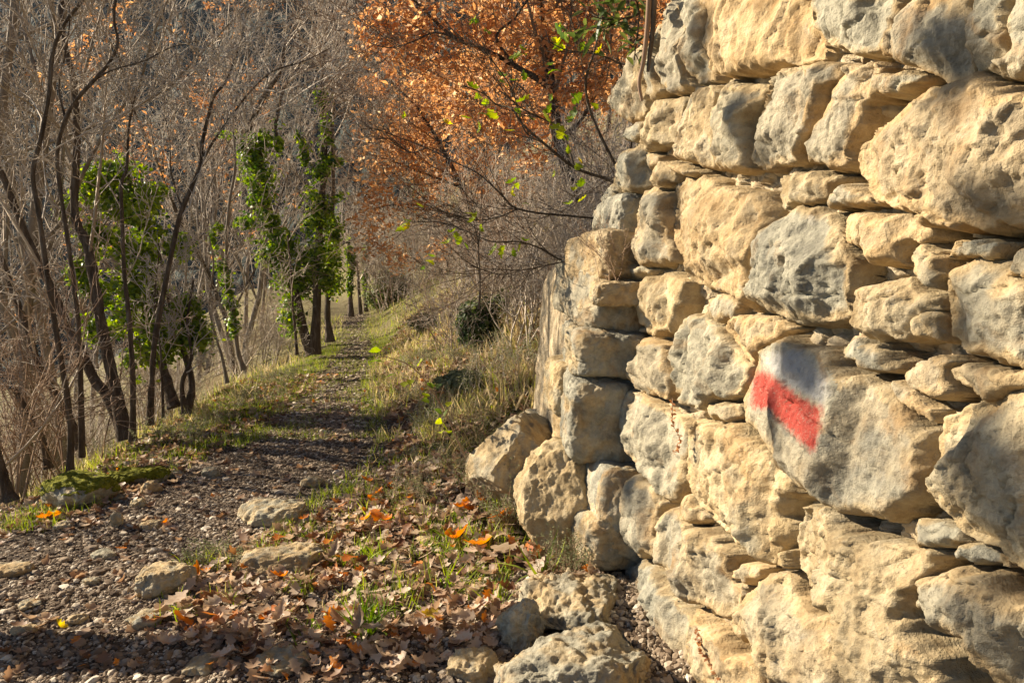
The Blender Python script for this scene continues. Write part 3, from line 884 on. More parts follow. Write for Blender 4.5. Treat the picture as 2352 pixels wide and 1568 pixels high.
for k, (x0, xc, y0, y1, o_) in enumerate([
    (1302, 1388, 524, 655, 0.0), (1260, 1372, 602, 760, 0.02), (1253, 1360, 752, 875, 0.03), (1243, 1292, 830, 965, 0.06),
    (1280, 1345, 866, 1082, 0.05), (1266, 1372, 1072, 1295, 0.01), (1362, 1412, 440, 560, -0.05), (1250, 1330, 955, 1100, 0.03), (1345, 1392, 1085, 1310, -0.02),
    (1268, 1350, 1180, 1320, 0.04), (1345, 1385, 640, 700, 0.03)]):
    quoin(k, x0, xc, y0, y1, out=o_)
# earth-bound body behind the end blocks
q, _t = to_wall(np.array([1262., 1395.]), np.array([900., 900.]), 0.05)
q2, _t = to_wall(np.array([1395., 1395.]), np.array([610., 1330.]), 0.05)
c = WALL_O + q[:, 0].mean() * _a + q2[:, 1].mean() * _v - 0.12 * _n
P, f, edge = boulder('rubble_fill', [_a, _v, _n], [abs(q[1, 0] - q[0, 0]) / 2, abs(q2[1, 1] - q2[0, 1]) / 2, 0.28], c - WALL_O, 777, e=10, planes=0, rough=0.5)
link('rubble_fill', mesh_np('rubble_fill', P, [f], True), M['mortar'], wall)

# ------------------------------------------------------------------ leaf, blade and pebble templates
def oak_leaf(ns=13, lobes=3.5, curl=0.25, fold=0.25, wide=0.30, twist=0.0):
    """length 1 along x, lobed outline, keel along the midrib, curled tip"""
    t = np.linspace(0, 1, ns)
    w = wide * np.sin(np.pi * np.clip(t * 0.97 + 0.02, 0, 1) ** 0.85) ** 0.8 * (1 + 0.38 * np.sin(t * lobes * 2 * np.pi - 1.2)) + 0.012
    w[0] = 0.012; w[-1] = 0.01
    a = curl * (t - 0.3)
    x = t - 0.12 * curl * curl * t
    z = 0.5 * curl * (t - 0.35) ** 2 * 2
    V = []
    for s_ in (-1, 0, 1):
        tw = twist * (t - 0.5) * s_
        V.append(np.stack([x, s_ * w * math.cos(fold), z + abs(s_) * w * math.sin(fold) + tw * w], -1))
    V = np.concatenate(V)
    i = np.arange(ns - 1)
    f = np.concatenate([np.stack([i, i + 1, ns + i + 1, ns + i], -1), np.stack([ns + i, ns + i + 1, 2 * ns + i + 1, 2 * ns + i], -1)])
    V[:, 0] -= 0.5
    return V, [f]

def simple_leaf(wide=0.32, fold=0.3, droop=0.2):
    x = np.array([0, 0.35, 0.7, 1.0])
    w = np.array([0.04, wide, wide * 0.75, 0.02])
    z = -droop * x * x
    L = np.stack([x, -w, z + w * fold], -1); Mm = np.stack([x, 0 * x, z], -1); R_ = np.stack([x, w, z + w * fold], -1)
    V = np.concatenate([L, Mm, R_]); i = np.arange(3)
    return V, [np.concatenate([np.stack([i, i + 1, 5 + i, 4 + i], -1), np.stack([4 + i, 5 + i, 9 + i, 8 + i], -1)])]

def blade(bend=0.6, seg=4, wide=0.02):
    t = np.linspace(0, 1, seg + 1)
    a = bend * t
    x = np.cumsum(np.sin(a)) / (seg + 1); z = np.cumsum(np.cos(a)) / (seg + 1)
    x -= x[0]; z -= z[0]
    w = wide * (1 - t ** 1.6) + 0.001
    V = np.concatenate([np.stack([x, -w, z], -1), np.stack([x, w, z], -1)])
    i = np.arange(seg)
    return V, [np.stack([i, seg + 1 + i, seg + 2 + i, i + 1], -1)]

def on_ground(X, Y, up=0.0):
    return np.stack([X, Y, ground_z(X, Y) + up], -1)

def in_poly_px(P, poly):
    x, y = px_of(P)
    return poly_sd(np.stack([x, y], -1), np.array(poly, float)) > 0

# ------------------------------------------------------------------ gravel on the path
iv1, if1 = ico(1)
r = rng_for('gravel')
def gravel_patch(n, ylo, yhi, smin, smax, seed, spread=1.0):
    r = rng_for('gravel', seed)
    Y = ylo + (yhi - ylo) * r.random(n) ** 1.25
    X = path_c(Y) + r.normal(0, 0.55, n) * path_w(Y) * 1.25 * spread
    m = (X < right_e(Y) + 0.1) & (X > left_e(Y) - 0.3)
    X, Y = X[m], Y[m]
    S = smin * (smax / smin) ** (r.random(len(X)) ** 2.2)
    sc = np.stack([S * r.uniform(0.8, 1.6, len(X)), S * r.uniform(0.6, 1.1, len(X)), S * r.uniform(0.35, 0.75, len(X))], -1)
    P = on_ground(X, Y) + np.array([0, 0, 1]) * (S * r.uniform(-0.25, 0.25, len(X)))[:, None]
    return P, rot_random(r, len(X), 0.5), sc, np.clip(r.normal(0.5, 0.24, len(X)), 0, 1)
buf = Buf()
for seed, (n, a, b, s0, s1, sp) in enumerate([(52000, 2.0, 4.4, 0.0035, 0.013, 1.0), (26000, 3.6, 7.5, 0.005, 0.015, 1.0), (6000, 6, 22, 0.010, 0.03, 0.7), (900, 2.0, 7.0, 0.014, 0.03, 1.1), (12000, 2.0, 3.4, 0.004, 0.014, 2.0), (9000, 0.9, 2.1, 0.006, 0.018, 1.2)]):
    P, R, sc, ti = gravel_patch(n, a, b, s0, s1, seed, sp)
    if seed < 2 or seed == 4:
        for k in range(3):                                   # three stone shapes
            lump = iv1[:12] * 1.0
            lump = ico(0)[0] * (1 + 0.35 * noise3(ico(0)[0] * 1.7 + k * 11, k))[:, None]
            sel = np.arange(len(P)) % 3 == k
            V, Fs, tt = scatter(lump, [ico(0)[1]], P[sel], R[sel], sc[sel], ti[sel])
            buf.add(V, Fs, tt)
    else:
        lump = iv1 * (1 + 0.3 * fbm(iv1 * 1.8, 2, 8))[:, None]
        V, Fs, tt = scatter(lump, [if1], P, R, sc, ti)
        buf.add(V, Fs, tt)
def chip_patch(n, poly, x0, x1, y0, y1, s0, s1, seed, up=0.0):
    r = rng_for('chips', seed)
    P = on_ground(r.uniform(x0, x1, n), r.uniform(y0, y1, n)); P = P[in_poly_px(P, poly)]
    n = len(P); S = s0 * (s1 / s0) ** (r.random(n) ** 2.0)
    P[:, 2] += S * 0.2 + up
    lump = ico(0)[0] * (1 + 0.4 * noise3(ico(0)[0] * 1.7 + 5, 3))[:, None]
    V, Fs, tt = scatter(lump, [ico(0)[1]], P, rot_random(r, n, 0.8), np.stack([S * 1.2, S * 0.9, S * 0.6], -1), np.clip(r.normal(0.6, 0.2, n), 0, 1))
    buf.add(V, Fs, tt)
chip_patch(16000, [(1090, 1330), (1450, 1280), (1640, 1568), (1000, 1568)], -0.3, 0.8, 2.0, 3.3, 0.004, 0.018, 1)
chip_patch(5000, [(0, 1200), (500, 1150), (1150, 1440), (1130, 1568), (0, 1568)], -2.2, 0.2, 2.0, 4.3, 0.006, 0.02, 2)
tag(link('gravel', buf.mesh('gravel', False), M['pebble']), 'loose grey and brown gravel strewn over the footpath', 'gravel', kind='stuff')

# ------------------------------------------------------------------ rocks lying about, each its own thing
def rock_at(cx, cy, w, h, seed, label, name='rock', mat='stone_grey', sink=0.25, deep=None, e=2.6, group=None, rough=1.0, yaw=None, res=20, planes=8, scar=0.4):
    g = ground_pt(cx, cy)
    t = g[1] / ray(cx, cy)[1]
    k = t / F
    r = rng_for('rock', seed)
    hw, hh = w * k / 2, h * k / 2 * (0.62 if name == 'rock' else 1.0)
    hd = deep if deep else hw * r.uniform(0.6, 0.9)
    yaw = r.uniform(-0.5, 0.5) if yaw is None else yaw
    ax = np.array([[math.cos(yaw), math.sin(yaw), 0], [-math.sin(yaw), math.cos(yaw), 0], [0, 0, 1]])
    gz = float(ground_z(g[0], g[1]))
    base = np.array([g[0], g[1] + hd * 0.5, gz])
    P, f, edge = boulder(name, ax, [hw, hd, hh * (1 + sink)], [0, 0, hh * (1 - sink)], seed, e=e, res=res, planes=planes, rough=rough, scar=scar)
    o = link(name, mesh_np(name, P, [f], True, {'edge': edge}), M[mat])
    o.location = base
    tag(o, label, 'rock', group)
    return o
def moss_cap(o, seed, keep=0.35):
    me = o.data
    V = np.zeros(len(me.vertices) * 3, np.float32); me.vertices.foreach_get('co', V); V = V.reshape(-1, 3).astype(float)
    Nn = np.zeros(len(V) * 3, np.float32); me.vertices.foreach_get('normal', Nn); Nn = Nn.reshape(-1, 3).astype(float)
    f = np.array([p.vertices[:] for p in me.polygons])
    wgt = Nn[:, 2] + 0.7 * fbm(V * 9 + seed, 3, 71)
    sel = (wgt[f].mean(1) > keep)
    used = np.unique(f[sel]); mp = np.full(len(V), -1); mp[used] = np.arange(len(used))
    lift = 0.004 + 0.014 * np.clip(wgt[used] - keep + 0.1, -0.5, 1)
    lift = lift + 0.006 * fbm(V[used] * 60, 2, 72)
    link('moss', mesh_np('moss', V[used] + Nn[used] * lift[:, None], [mp[f[sel]]], True), M['moss'], o)

m1 = rock_at(165, 1165, 190, 62, 301, 'broad grey rock capped with yellow green moss at the left path edge', 'mossy_rock', deep=0.16, res=40)
moss_cap(m1, 1, 0.55)
m2 = rock_at(20, 1168, 90, 52, 302, 'small mossy rock half cut off at the far left verge', 'mossy_rock', deep=0.13, res=34)
moss_cap(m2, 2, 0.2)
m3 = rock_at(310, 1113, 130, 26, 303, 'low ridge of moss covered stone beside the left verge', 'mossy_rock', deep=0.10, res=34)
moss_cap(m3, 3, 0.1)
ROCKS = [
 (345, 1132, 48, 40, 'upright pale rock with dark streaks at the left path edge'),
 (481, 1098, 44, 34, 'rounded pale rock standing alone on the gravel path'),
 (267, 1210, 30, 50, 'narrow upright stone standing in the gravel'),
 (314, 1166, 38, 28, 'small whitish stone below the streaked rock'),
 (266, 1148, 50, 18, 'flat bluish stone lying beside the mossy ridge'),
 (141, 1218, 40, 24, 'flat cream pebble beside the orange oak leaf'),
 (340, 1216, 56, 20, 'flat grey slab lying in the middle of the gravel'),
 (20, 1322, 90, 34, 'yellowish flat rock at the left picture edge'),
 (231, 1284, 60, 22, 'brown grey flat stone in the near gravel'),
 (620, 1205, 165, 62, 'wide pale flat topped rock in the middle of the path'),
 (700, 1200, 70, 26, 'low pale slab touching the wide flat topped rock'),
 (715, 1118, 56, 34, 'dark brown lump of rock beside the path bend'),
 (640, 1318, 190, 70, 'long sloping pinkish rock in the leaf litter'),
 (372, 1368, 130, 88, 'grey sloping rock half buried at the gravel edge'),
 (330, 1440, 90, 40, 'white flat stone in the shadow edge of the gravel'),
 (172, 1436, 42, 26, 'bright white stone on the dark near gravel'),
 (52, 1458, 56, 26, 'blue grey flat stone in the near shadow'),
 (545, 1006, 26, 18, 'small grey stone on the grassy path edge'),
 (640, 1548, 120, 40, 'grey slab lying in the deep foreground shade'),
 (395, 1096, 40, 18, 'pale flat stone at the grass edge of the path'),
 (985, 1255, 60, 30, 'pale stone poking out of the oak leaves'),
 (455, 1545, 90, 30, 'tan stone flake at the bottom of the gravel'),
 (60, 1398, 50, 22, 'tan cobble in the sunlit near gravel'),
 (205, 1345, 40, 20, 'thin pale flake lying in the gravel'),
]
for k, (cx, cy, w, h, lab) in enumerate(ROCKS):
    big = w > 100
    rock_at(cx, cy, w, h, 320 + k, lab, mat='stone' if k in (7, 12, 21) else 'stone_grey' if k in (11, 13, 16, 18, 4) else 'stone_pale', res=36 if big else 16, planes=10 if big else 7, e=3.4 if big else 2.6)
# bedrock and boulders at the foot of the wall
rock_at(1200, 1195, 260, 225, 401, 'large pitted tan boulder leaning on the far end of the wall', 'boulder', 'stone', deep=0.36, e=2.5, res=70, yaw=0.25, rough=0.8, scar=0.5, planes=16)
rock_at(1300, 1290, 290, 270, 402, 'pale boulder wedged under the end blocks of the wall', 'boulder', 'stone', deep=0.30, e=2.5, res=70, yaw=0.2, rough=0.8, scar=0.5, planes=18)
rock_at(1195, 1500, 110, 110, 403, 'grey fractured outcrop in shade below the wall foot', 'outcrop', 'stone_grey', deep=0.12, e=2.6, res=60, yaw=0.5, planes=34, rough=1.0, scar=0.7, sink=0.5)
rock_at(1330, 1462, 330, 78, 404, 'earthy ledge of bedrock running to the wall foot', 'outcrop', 'stone_grey', deep=0.30, e=2.4, res=90, yaw=-0.35, planes=40, rough=0.9, scar=0.8, sink=0.4)
rock_at(1330, 1640, 600, 110, 405, 'broad crumbly bedrock step at the bottom beside the wall', 'outcrop', 'stone', deep=0.26, e=2.4, res=100, yaw=-0.12, planes=44, rough=0.9, scar=0.8, sink=0.4)
rock_at(1250, 1090, 130, 150, 407, 'smaller broken rock wedged between the leaning boulder and the wall', 'boulder', 'stone', deep=0.2, e=2.6, res=44, planes=16, rough=0.9, scar=0.5)
rock_at(1085, 1566, 120, 40, 406, 'low pale rock rim at the bottom beside the bedrock step', 'outcrop', 'stone_grey', deep=0.1, res=36)

# ------------------------------------------------------------------ fallen leaves
leafT = [oak_leaf(13, 3.5, c_, f_, w_, tw) for c_, f_, w_, tw in [(0.5, 0.3, 0.30, 0.2), (-0.7, 0.2, 0.27, -0.3), (0.9, 0.5, 0.32, 0.4), (0.2, 0.12, 0.30, 0.0), (1.3, 0.7, 0.28, -0.5)]]
leafS = [oak_leaf(9, 2.5, c_, f_, 0.3, tw) for c_, f_, tw in [(0.6, 0.3, 0.3), (-0.7, 0.3, -0.3), (1.0, 0.5, 0.2)]]
LITTER = [(880, 1080), (1110, 1060), (1250, 1190), (1420, 1310), (1290, 1400), (1150, 1420), (1130, 1520), (880, 1560), (560, 1568), (330, 1440), (420, 1370), (560, 1240), (760, 1180)]
SHADEFRINGE = [(0, 1440), (1130, 1440), (1130, 1568), (0, 1568)]
def litter(n, x0, x1, y0, y1, poly, size, seed, lift=0.05, tintmu=0.5):
    r = rng_for('litter', seed)
    X, Y = r.uniform(x0, x1, n), r.uniform(y0, y1, n)
    P = on_ground(X, Y)
    if poly is not None:
        m = in_poly_px(P, poly); P = P[m]
    n = len(P)
    P[:, 2] += r.uniform(0.004, lift, n)
    return P, rot_random(r, n, 0.75), r.uniform(*size, n), np.clip(r.normal(tintmu, 0.28, n), 0, 0.93) + (r.random(n) < 0.06) * 0.5
buf = Buf()
for seed, a in enumerate([
    (3600, -1.6, 0.7, 2.0, 4.8, LITTER, (0.035, 0.082), 1, 0.045, 0.68),
    (800, -2.2, 0.7, 1.9, 3.2, SHADEFRINGE, (0.03, 0.075), 2, 0.02, 0.5),
    (2600, -1.6, 0.6, 3.6, 7.5, None, (0.05, 0.09), 3, 0.03, 0.5),
    (11000, -2.0, 2.5, 4.6, 14, None, (0.06, 0.10), 4, 0.03, 0.5),
    (2600, -3.6, -2.1, 3.6, 9, None, (0.05, 0.09), 5, 0.02, 0.5),
    (450, -2.6, -0.8, 2.6, 7.5, None, (0.04, 0.08), 6, 0.015, 0.45)]):
    P, R, S, ti = litter(*a)
    if seed in (2, 3):
        m = P[:, 0] > path_c(P[:, 1]) + path_w(P[:, 1]); P, R, S, ti = P[m], R[m], S[m], ti[m]
    T_ = leafT if seed < 2 else leafS
    for k in range(len(T_)):
        sel = np.arange(len(P)) % len(T_) == k
        V, Fs, tt = scatter(T_[k][0], T_[k][1], P[sel], R[sel], S[sel], np.clip(ti[sel], 0, 1))
        buf.add(V, Fs, tt)
tag(link('leaf_litter', buf.mesh('leaf_litter'), M['litter']), 'carpet of dry oak leaves on the ground beside the path', 'leaf litter', kind='stuff')

LEAFM = {}
for c_ in ('leaf_tan', 'leaf_brown', 'leaf_orange', 'leaf_yellow'):
    LEAFM[c_] = []
    for k, T_ in enumerate(leafT):
        me = mesh_np('fallen_leaf', T_[0], T_[1]); me.materials.append(M[c_]); LEAFM[c_].append(me)
def leaf_obj(P, R, s, c_, k, label, group):
    o = bpy.data.objects.new('fallen_leaf', LEAFM[c_][k % 5])
    COL.objects.link(o)
    mw = np.eye(4); mw[:3, :3] = R * s; mw[:3, 3] = P
    o.matrix_world = Matrix(mw.tolist())
    return tag(o, label, 'leaf', group)
r = rng_for('leafobj')
cnt = 0
while cnt < 170:
    X, Y = r.uniform(-1.3, 0.5), r.uniform(2.05, 4.4)
    P = on_ground(np.array([X]), np.array([Y]))
    if not in_poly_px(P, LITTER)[0]: continue
    u = r.random()
    c_, lab = (('leaf_tan', 'dry tan oak leaf lying in the leaf litter by the wall') if u < 0.6 else
               ('leaf_brown', 'dark brown curled oak leaf lying in the leaf litter by the wall') if u < 0.86 else
               ('leaf_orange', 'orange oak leaf lying in the leaf litter by the wall'))
    P[0, 2] += r.uniform(0.03, 0.065)
    leaf_obj(P[0], rot_random(r, 1, 0.7)[0], r.uniform(0.055, 0.105), c_, int(r.integers(5)), lab, {'leaf_tan': 'tan leaves in the litter', 'leaf_brown': 'brown leaves in the litter', 'leaf_orange': 'orange leaves in the litter'}[c_])
    cnt += 1
for k, (px, py, s_, c_, lab) in enumerate([
    (113, 1200, 0.12, 'leaf_orange', 'bright orange oak leaf standing beside the mossy verge'),
    (62, 1200, 0.09, 'leaf_brown', 'brown leaf lying left of the bright orange leaf'),
    (382, 1212, 0.05, 'leaf_orange', 'small orange leaf on the flat grey slab'),
    (278, 1272, 0.05, 'leaf_orange', 'small red orange leaf alone on the gravel'),
    (135, 1455, 0.06, 'leaf_yellow', 'yellow leaf in the dark near gravel'),
    (990, 1428, 0.075, 'leaf_yellow', 'yellow leaf standing below the grass and litter'),
    (845, 1508, 0.11, 'leaf_tan', 'broad tan leaf in the foreground shade'),
    (722, 1492, 0.11, 'leaf_tan', 'pale curled leaf at the edge of the foreground shade'),
    (425, 1440, 0.10, 'leaf_orange', 'orange brown leaf standing upright at the shadow edge'),
    (1055, 1260, 0.14, 'leaf_orange', 'big orange leaf leaning among grass left of the wall'),
    (1150, 1205, 0.15, 'leaf_orange', 'big rusty leaf heaped nearest the leaning boulder'),
    (1205, 1285, 0.14, 'leaf_orange', 'big orange leaf beside the broad green leaves'),
    (1100, 1275, 0.13, 'leaf_orange', 'folded orange leaf between two grass tufts by the wall'),
    (1165, 1285, 0.16, 'leaf_tan', 'large veined tan leaf lying flat by the wall'),
    (460, 1325, 0.09, 'leaf_orange', 'orange leaf beside the half buried grey rock'),
    (175, 1490, 0.05, 'leaf_orange', 'tiny orange leaf in the bottom left gravel'),
    (1230, 1488, 0.11, 'leaf_tan', 'grey tan leaf fallen against the fractured outcrop'),
]):
    g = ground_pt(px, py)
    if g is None: continue
    R = rot_random(r, 1, 0.9)[0]
    leaf_obj(g + np.array([0, 0, 0.045 if py < 1400 and px > 900 else 0.03]), R, s_ * 1.05, c_, k, lab, None)

# ------------------------------------------------------------------ grass
bl = [blade(b_, 4, w_) for b_, w_ in [(0.5, 0.016), (1.1, 0.014), (1.7, 0.016), (0.25, 0.012)]]
def grass_cloud(buf, n, X, Y, size, seed, tint, tilt=0.6, mask=None):
    r = rng_for('grass', seed)
    P = on_ground(X, Y, -0.005)
    n = len(P)
    R = rot_random(r, n, tilt)
    S = r.uniform(*size, n)
    ti = np.clip(r.normal(tint[0], tint[1], n), 0, 1)
    for k in range(4):
        sel = np.arange(n) % 4 == k
        V, Fs, tt = scatter(bl[k][0], bl[k][1], P[sel], R[sel], np.stack([S[sel], S[sel] * 1.3, S[sel]], -1), ti[sel])
        buf.add(V, Fs, tt)
def clumpy(n, x0, x1, y0, y1, seed, thr=0.0, freq=1.6, keep=None):
    r = rng_for('clumpy', seed)
    X, Y = r.uniform(x0, x1, n), y0 + (y1 - y0) * r.random(n) ** 1.2
    m = fbm(np.stack([X * freq, Y * freq, 0 * X + seed], -1), 3, 81) > thr
    if keep is not None: m &= keep(X, Y)
    return X[m], Y[m]
buf = Buf()
offpath = lambda X, Y: (np.abs(X - path_c(Y)) > path_w(Y) * 0.62)
rightside = lambda X, Y: X > path_c(Y) + path_w(Y) * 0.8
leftside = lambda X, Y: (X < path_c(Y) - path_w(Y) * 0.75) & (X > left_e(Y) - 1.5)
for k, (n, x0, x1, y0, y1, size, tint, thr, fr, keep) in enumerate([
    (16000, -3.6, -1.9, 3.6, 8.5, (0.04, 0.13), (0.5, 0.2), -0.05, 2.2, leftside),       # left verge
    (40000, -3.2, 0.4, 5.2, 14, (0.05, 0.13), (0.50, 0.17), -0.06, 1.8, lambda X, Y: offpath(X, Y) & (np.abs(X - path_c(Y)) < 1.15)),        # both edges of the path
    (50000, -3.8, -1.0, 5.4, 20, (0.03, 0.09), (0.54, 0.14), -0.12, 2.5, None),            # tufts in the path itself
    (52000, -1.8, 3.0, 4.6, 15, (0.07, 0.26), (0.84, 0.18), 0.0, 1.6, rightside),      # dry bank
    (16000, -5.0, 3.0, 13, 34, (0.10, 0.28), (0.74, 0.2), -0.1, 0.8, offpath),
    (20000, -1.3, 0.35, 2.3, 4.8, (0.03, 0.14), (0.52, 0.2), 0.14, 4.2, lambda X, Y: in_poly_px(on_ground(X, Y), [(880, 1060), (1120, 1040), (1250, 1190), (1290, 1300), (1100, 1400), (600, 1430), (420, 1340), (620, 1200)])),
    (5000, -1.5, 0.3, 3.6, 5.6, (0.05, 0.14), (0.62, 0.2), -0.05, 2.0, rightside),
    (14000, -9, -3, 4.2, 12, (0.10, 0.30), (0.80, 0.16), -0.1, 1.2, lambda X, Y: X < left_e(Y)),
]):
    X, Y = clumpy(n, x0, x1, y0, y1, k, thr, fr, keep)
    grass_cloud(buf, n, X, Y, size, k, tint)
tag(link('grass', buf.mesh('grass'), M['grass']), 'short green and straw coloured grass on the path edges and bank', 'grass', kind='stuff')

def tuft(px, py, n, size, spread, tint, label, seed, name='grass_tuft', group=None, wide=1.0, tilt=0.75):
    g = ground_pt(px, py)
    r = rng_for('tuft', seed)
    b = Buf()
    P = np.stack([r.normal(0, spread, n), r.normal(0, spread, n), np.full(n, -0.01)], -1)
    R = rot_random(r, n, tilt)
    S = r.uniform(size * 0.45, size, n)
    ti = np.clip(r.normal(tint, 0.1, n), 0, 1)
    for k in range(4):
        sel = np.arange(n) % 4 == k
        V, Fs, tt = scatter(bl[k][0], bl[k][1], P[sel], R[sel], np.stack([S[sel], S[sel] * 1.5 * wide, S[sel]], -1), ti[sel])
        b.add(V, Fs, tt)
    o = link(name, b.mesh(name), M['grass'])
    o.location = g
    return tag(o, label, 'grass tuft', group)
for k, (px, py, n, s_, sp, ti, lab) in enumerate([
    (850, 1450, 70, 0.24, 0.035, 0.25, 'dark green grass tuft at the edge of the foreground shade'),
    (1085, 1255, 60, 0.22, 0.04, 0.5, 'bright lime grass tuft beside the big orange leaf'),
    (860, 1290, 30, 0.20, 0.03, 0.5, 'thin upright lime grass tuft left in the litter'),
    (640, 1262, 70, 0.10, 0.05, 0.35, 'short green grass tuft above the pinkish rock'),
    (470, 1300, 90, 0.13, 0.06, 0.62, 'straw and green grass tuft at the gravel edge'),
    (1010, 1345, 40, 0.22, 0.05, 0.48, 'sparse long bladed grass tuft in the middle of the litter'),
    (1140, 1392, 22, 0.20, 0.02, 0.5, 'small grass tuft by the bottom of the litter near the outcrop'),
    (930, 1370, 45, 0.17, 0.05, 0.45, 'green grass tuft just above the foreground shade'),
    (745, 1300, 26, 0.15, 0.04, 0.5, 'few blades of grass right of the pinkish rock'),
    (420, 1400, 60, 0.13, 0.05, 0.5, 'yellow green grass tuft below the half buried rock'),
    (95, 1190, 160, 0.10, 0.09, 0.5, 'dense bright grass cushion in front of the mossy rock'),
    (1240, 1330, 12, 0.34, 0.012, 0.42, 'tall single grass stems by the broad green leaves'),
    (715, 1460, 40, 0.14, 0.05, 0.28, 'dark grass tuft among shaded leaves'),
    (800, 1190, 40, 0.13, 0.04, 0.66, 'straw grass tuft right of the flat topped rock'),
    (230, 1070, 120, 0.16, 0.09, 0.62, 'pale seeding grass clump at the foot of the left stems'),
    (880, 1180, 40, 0.18, 0.06, 0.6, 'pale green grass clump at the upper edge of the litter'),
]):
    tuft(px, py, n, s_, sp, ti, lab, k)

for k, (px, py, h_, ti) in enumerate([(1000, 930, .26, .85), (1060, 870, .32, .9), (1130, 830, .36, .92), (1180, 800, .4, .88), (1210, 880, .4, .9), (1150, 950, .34, .86), (1090, 950, .3, .8), (960, 870, .26, .9), (990, 800, .34, .9), (1040, 760, .4, .92), (930, 800, .26, .85), (1220, 760, .5, .9), (1170, 720, .5, .92), (1120, 700, .5, .9), (1060, 690, .5, .92), (990, 720, .45, .9), (930, 740, .36, .9), (1230, 930, .36, .85), (1010, 1000, .24, .75), (1070, 1030, .26, .8), (620, 860, .3, .88), (560, 910, .3, .85), (660, 830, .3, .9), (480, 960, .28, .8)]):
    tuft(px, py, 80, h_, 0.07, ti, 'tall straw coloured grass clump on the bank' if px > 800 else 'straw coloured grass clump on the left verge', 100 + k, group='straw clumps on the bank' if px > 800 else 'straw clumps on the left verge', wide=0.8, tilt=0.8)

# small broad leaved plant by the wall foot
g = ground_pt(1215, 1345)
b = Buf(); r = rng_for('broad')
T_ = simple_leaf(0.2, 0.5, 0.25)
n = 7
R = rot_random(r, n, 0.3) @ np.array([[math.cos(-0.7), 0, math.sin(-0.7)], [0, 1, 0], [-math.sin(-0.7), 0, math.cos(-0.7)]]).T[None]
V, Fs, tt = scatter(T_[0], T_[1], np.zeros((n, 3)) + r.normal(0, 0.02, (n, 3)) * [1, 1, 0] + [0, 0, 0.015], R, r.uniform(0.10, 0.16, n), r.uniform(0.1, 0.45, n))
b.add(V, Fs, tt)
o = link('broad_leaved_plant', b.mesh('broad_leaved_plant'), M['green_oak']); o.location = g
tag(o, 'small plant with broad smooth green leaves at the wall foot', 'plant')

# wispy grey green herbs
def herb(px, py, n, height, spread, label, seed, mat='herb', leaf=True, lean=0.5, z=None, P0=None, twig='twig_brown', leafsize=(0.006, 0.013), lt=(0.2, 0.9)):
    g = ground_pt(px, py) if P0 is None else P0
    r = rng_for('herb', seed)
    root = empty('herb', g)
    lines, lp = [], []
    for q in range(n):
        a = r.uniform(0, 6.28); d = np.array([math.cos(a) * lean, math.sin(a) * lean, 1.0]) * [1, 1, 1]
        L = height * r.uniform(0.45, 1.0)
        p = np.array([r.normal(0, spread), r.normal(0, spread), -0.01])
        pts = [p]
        for s_ in range(5):
            d = d + r.normal(0, 0.22, 3) + [0, 0, 0.05]
            p = p + d / np.linalg.norm(d) * L / 5
            pts.append(p)
        lines.append((np.array(pts), np.linspace(0.0016, 0.0007, 6)))
        for s_ in range(3):
            b0 = pts[2 + s_]; d2 = d + r.normal(0, 0.7, 3)
            e_ = np.array([b0 + d2 / np.linalg.norm(d2) * L * 0.28 * t_ for t_ in np.linspace(0, 1, 4)])
            lines.append((e_, np.linspace(0.001, 0.0006, 4)))
            lp += list(e_[1:])
        lp += pts[2:]
    b = Buf(); tubes(b, lines, 3)
    link('stem', b.mesh('stem'), M[twig], root)
    if leaf:
        lp = np.repeat(np.array(lp), 4, 0) + r.normal(0, 0.008, (len(lp) * 4, 3))
        T_ = simple_leaf(0.2, 0.3, 0.1)
        V, Fs, tt = scatter(T_[0], T_[1], lp, rot_random(r, len(lp), 1.3), r.uniform(*leafsize, len(lp)), r.uniform(*lt, len(lp)))
        b = Buf(); b.add(V, Fs, tt)
        link('foliage', b.mesh('foliage'), M[mat], root)
    return tag(root, label, 'herb')
herb(1185, 1215, 26, 0.22, 0.05, 'wispy grey green herb in front of the leaning boulder', 1)
herb(1310, 1330, 30, 0.24, 0.05, 'brown stemmed thyme like herb at the foot of the wall end', 2, lean=0.3)
herb(490, 1290, 30, 0.12, 0.07, 'low grey green herb mat at the gravel edge', 3, lean=0.9)
herb(640, 1300, 20, 0.09, 0.06, 'low herb creeping over the pinkish rock', 4, lean=0.9)
herb(960, 1160, 24, 0.24, 0.08, 'pale wispy herb above the leaf litter', 5)
herb(1150, 1160, 40, 0.3, 0.1, 'dense grey green herb against the leaning boulder', 16)
herb(1100, 1010, 40, 0.34, 0.14, 'dry pale weed thicket left of the leaning boulder', 17, lt=(0.6, 1.0))
herb(1040, 1080, 24, 0.26, 0.09, 'dry wispy herb on the bank left of the boulder', 6)
herb(500, 980, 26, 0.22, 0.12, 'dry straw coloured herb on the left verge', 7)
herb(250, 1050, 30, 0.28, 0.14, 'pale weedy herb under the left stems', 8)
herb(0, 0, 16, 0.32, 0.02, 'dry brown plant growing from the wall joint at its far end', 9, P0=at(1435, 640, 3.05) + np.array([-0.05, -0.02, 0]), lean=0.22, leafsize=(0.004, 0.009), mat='twig_brown')
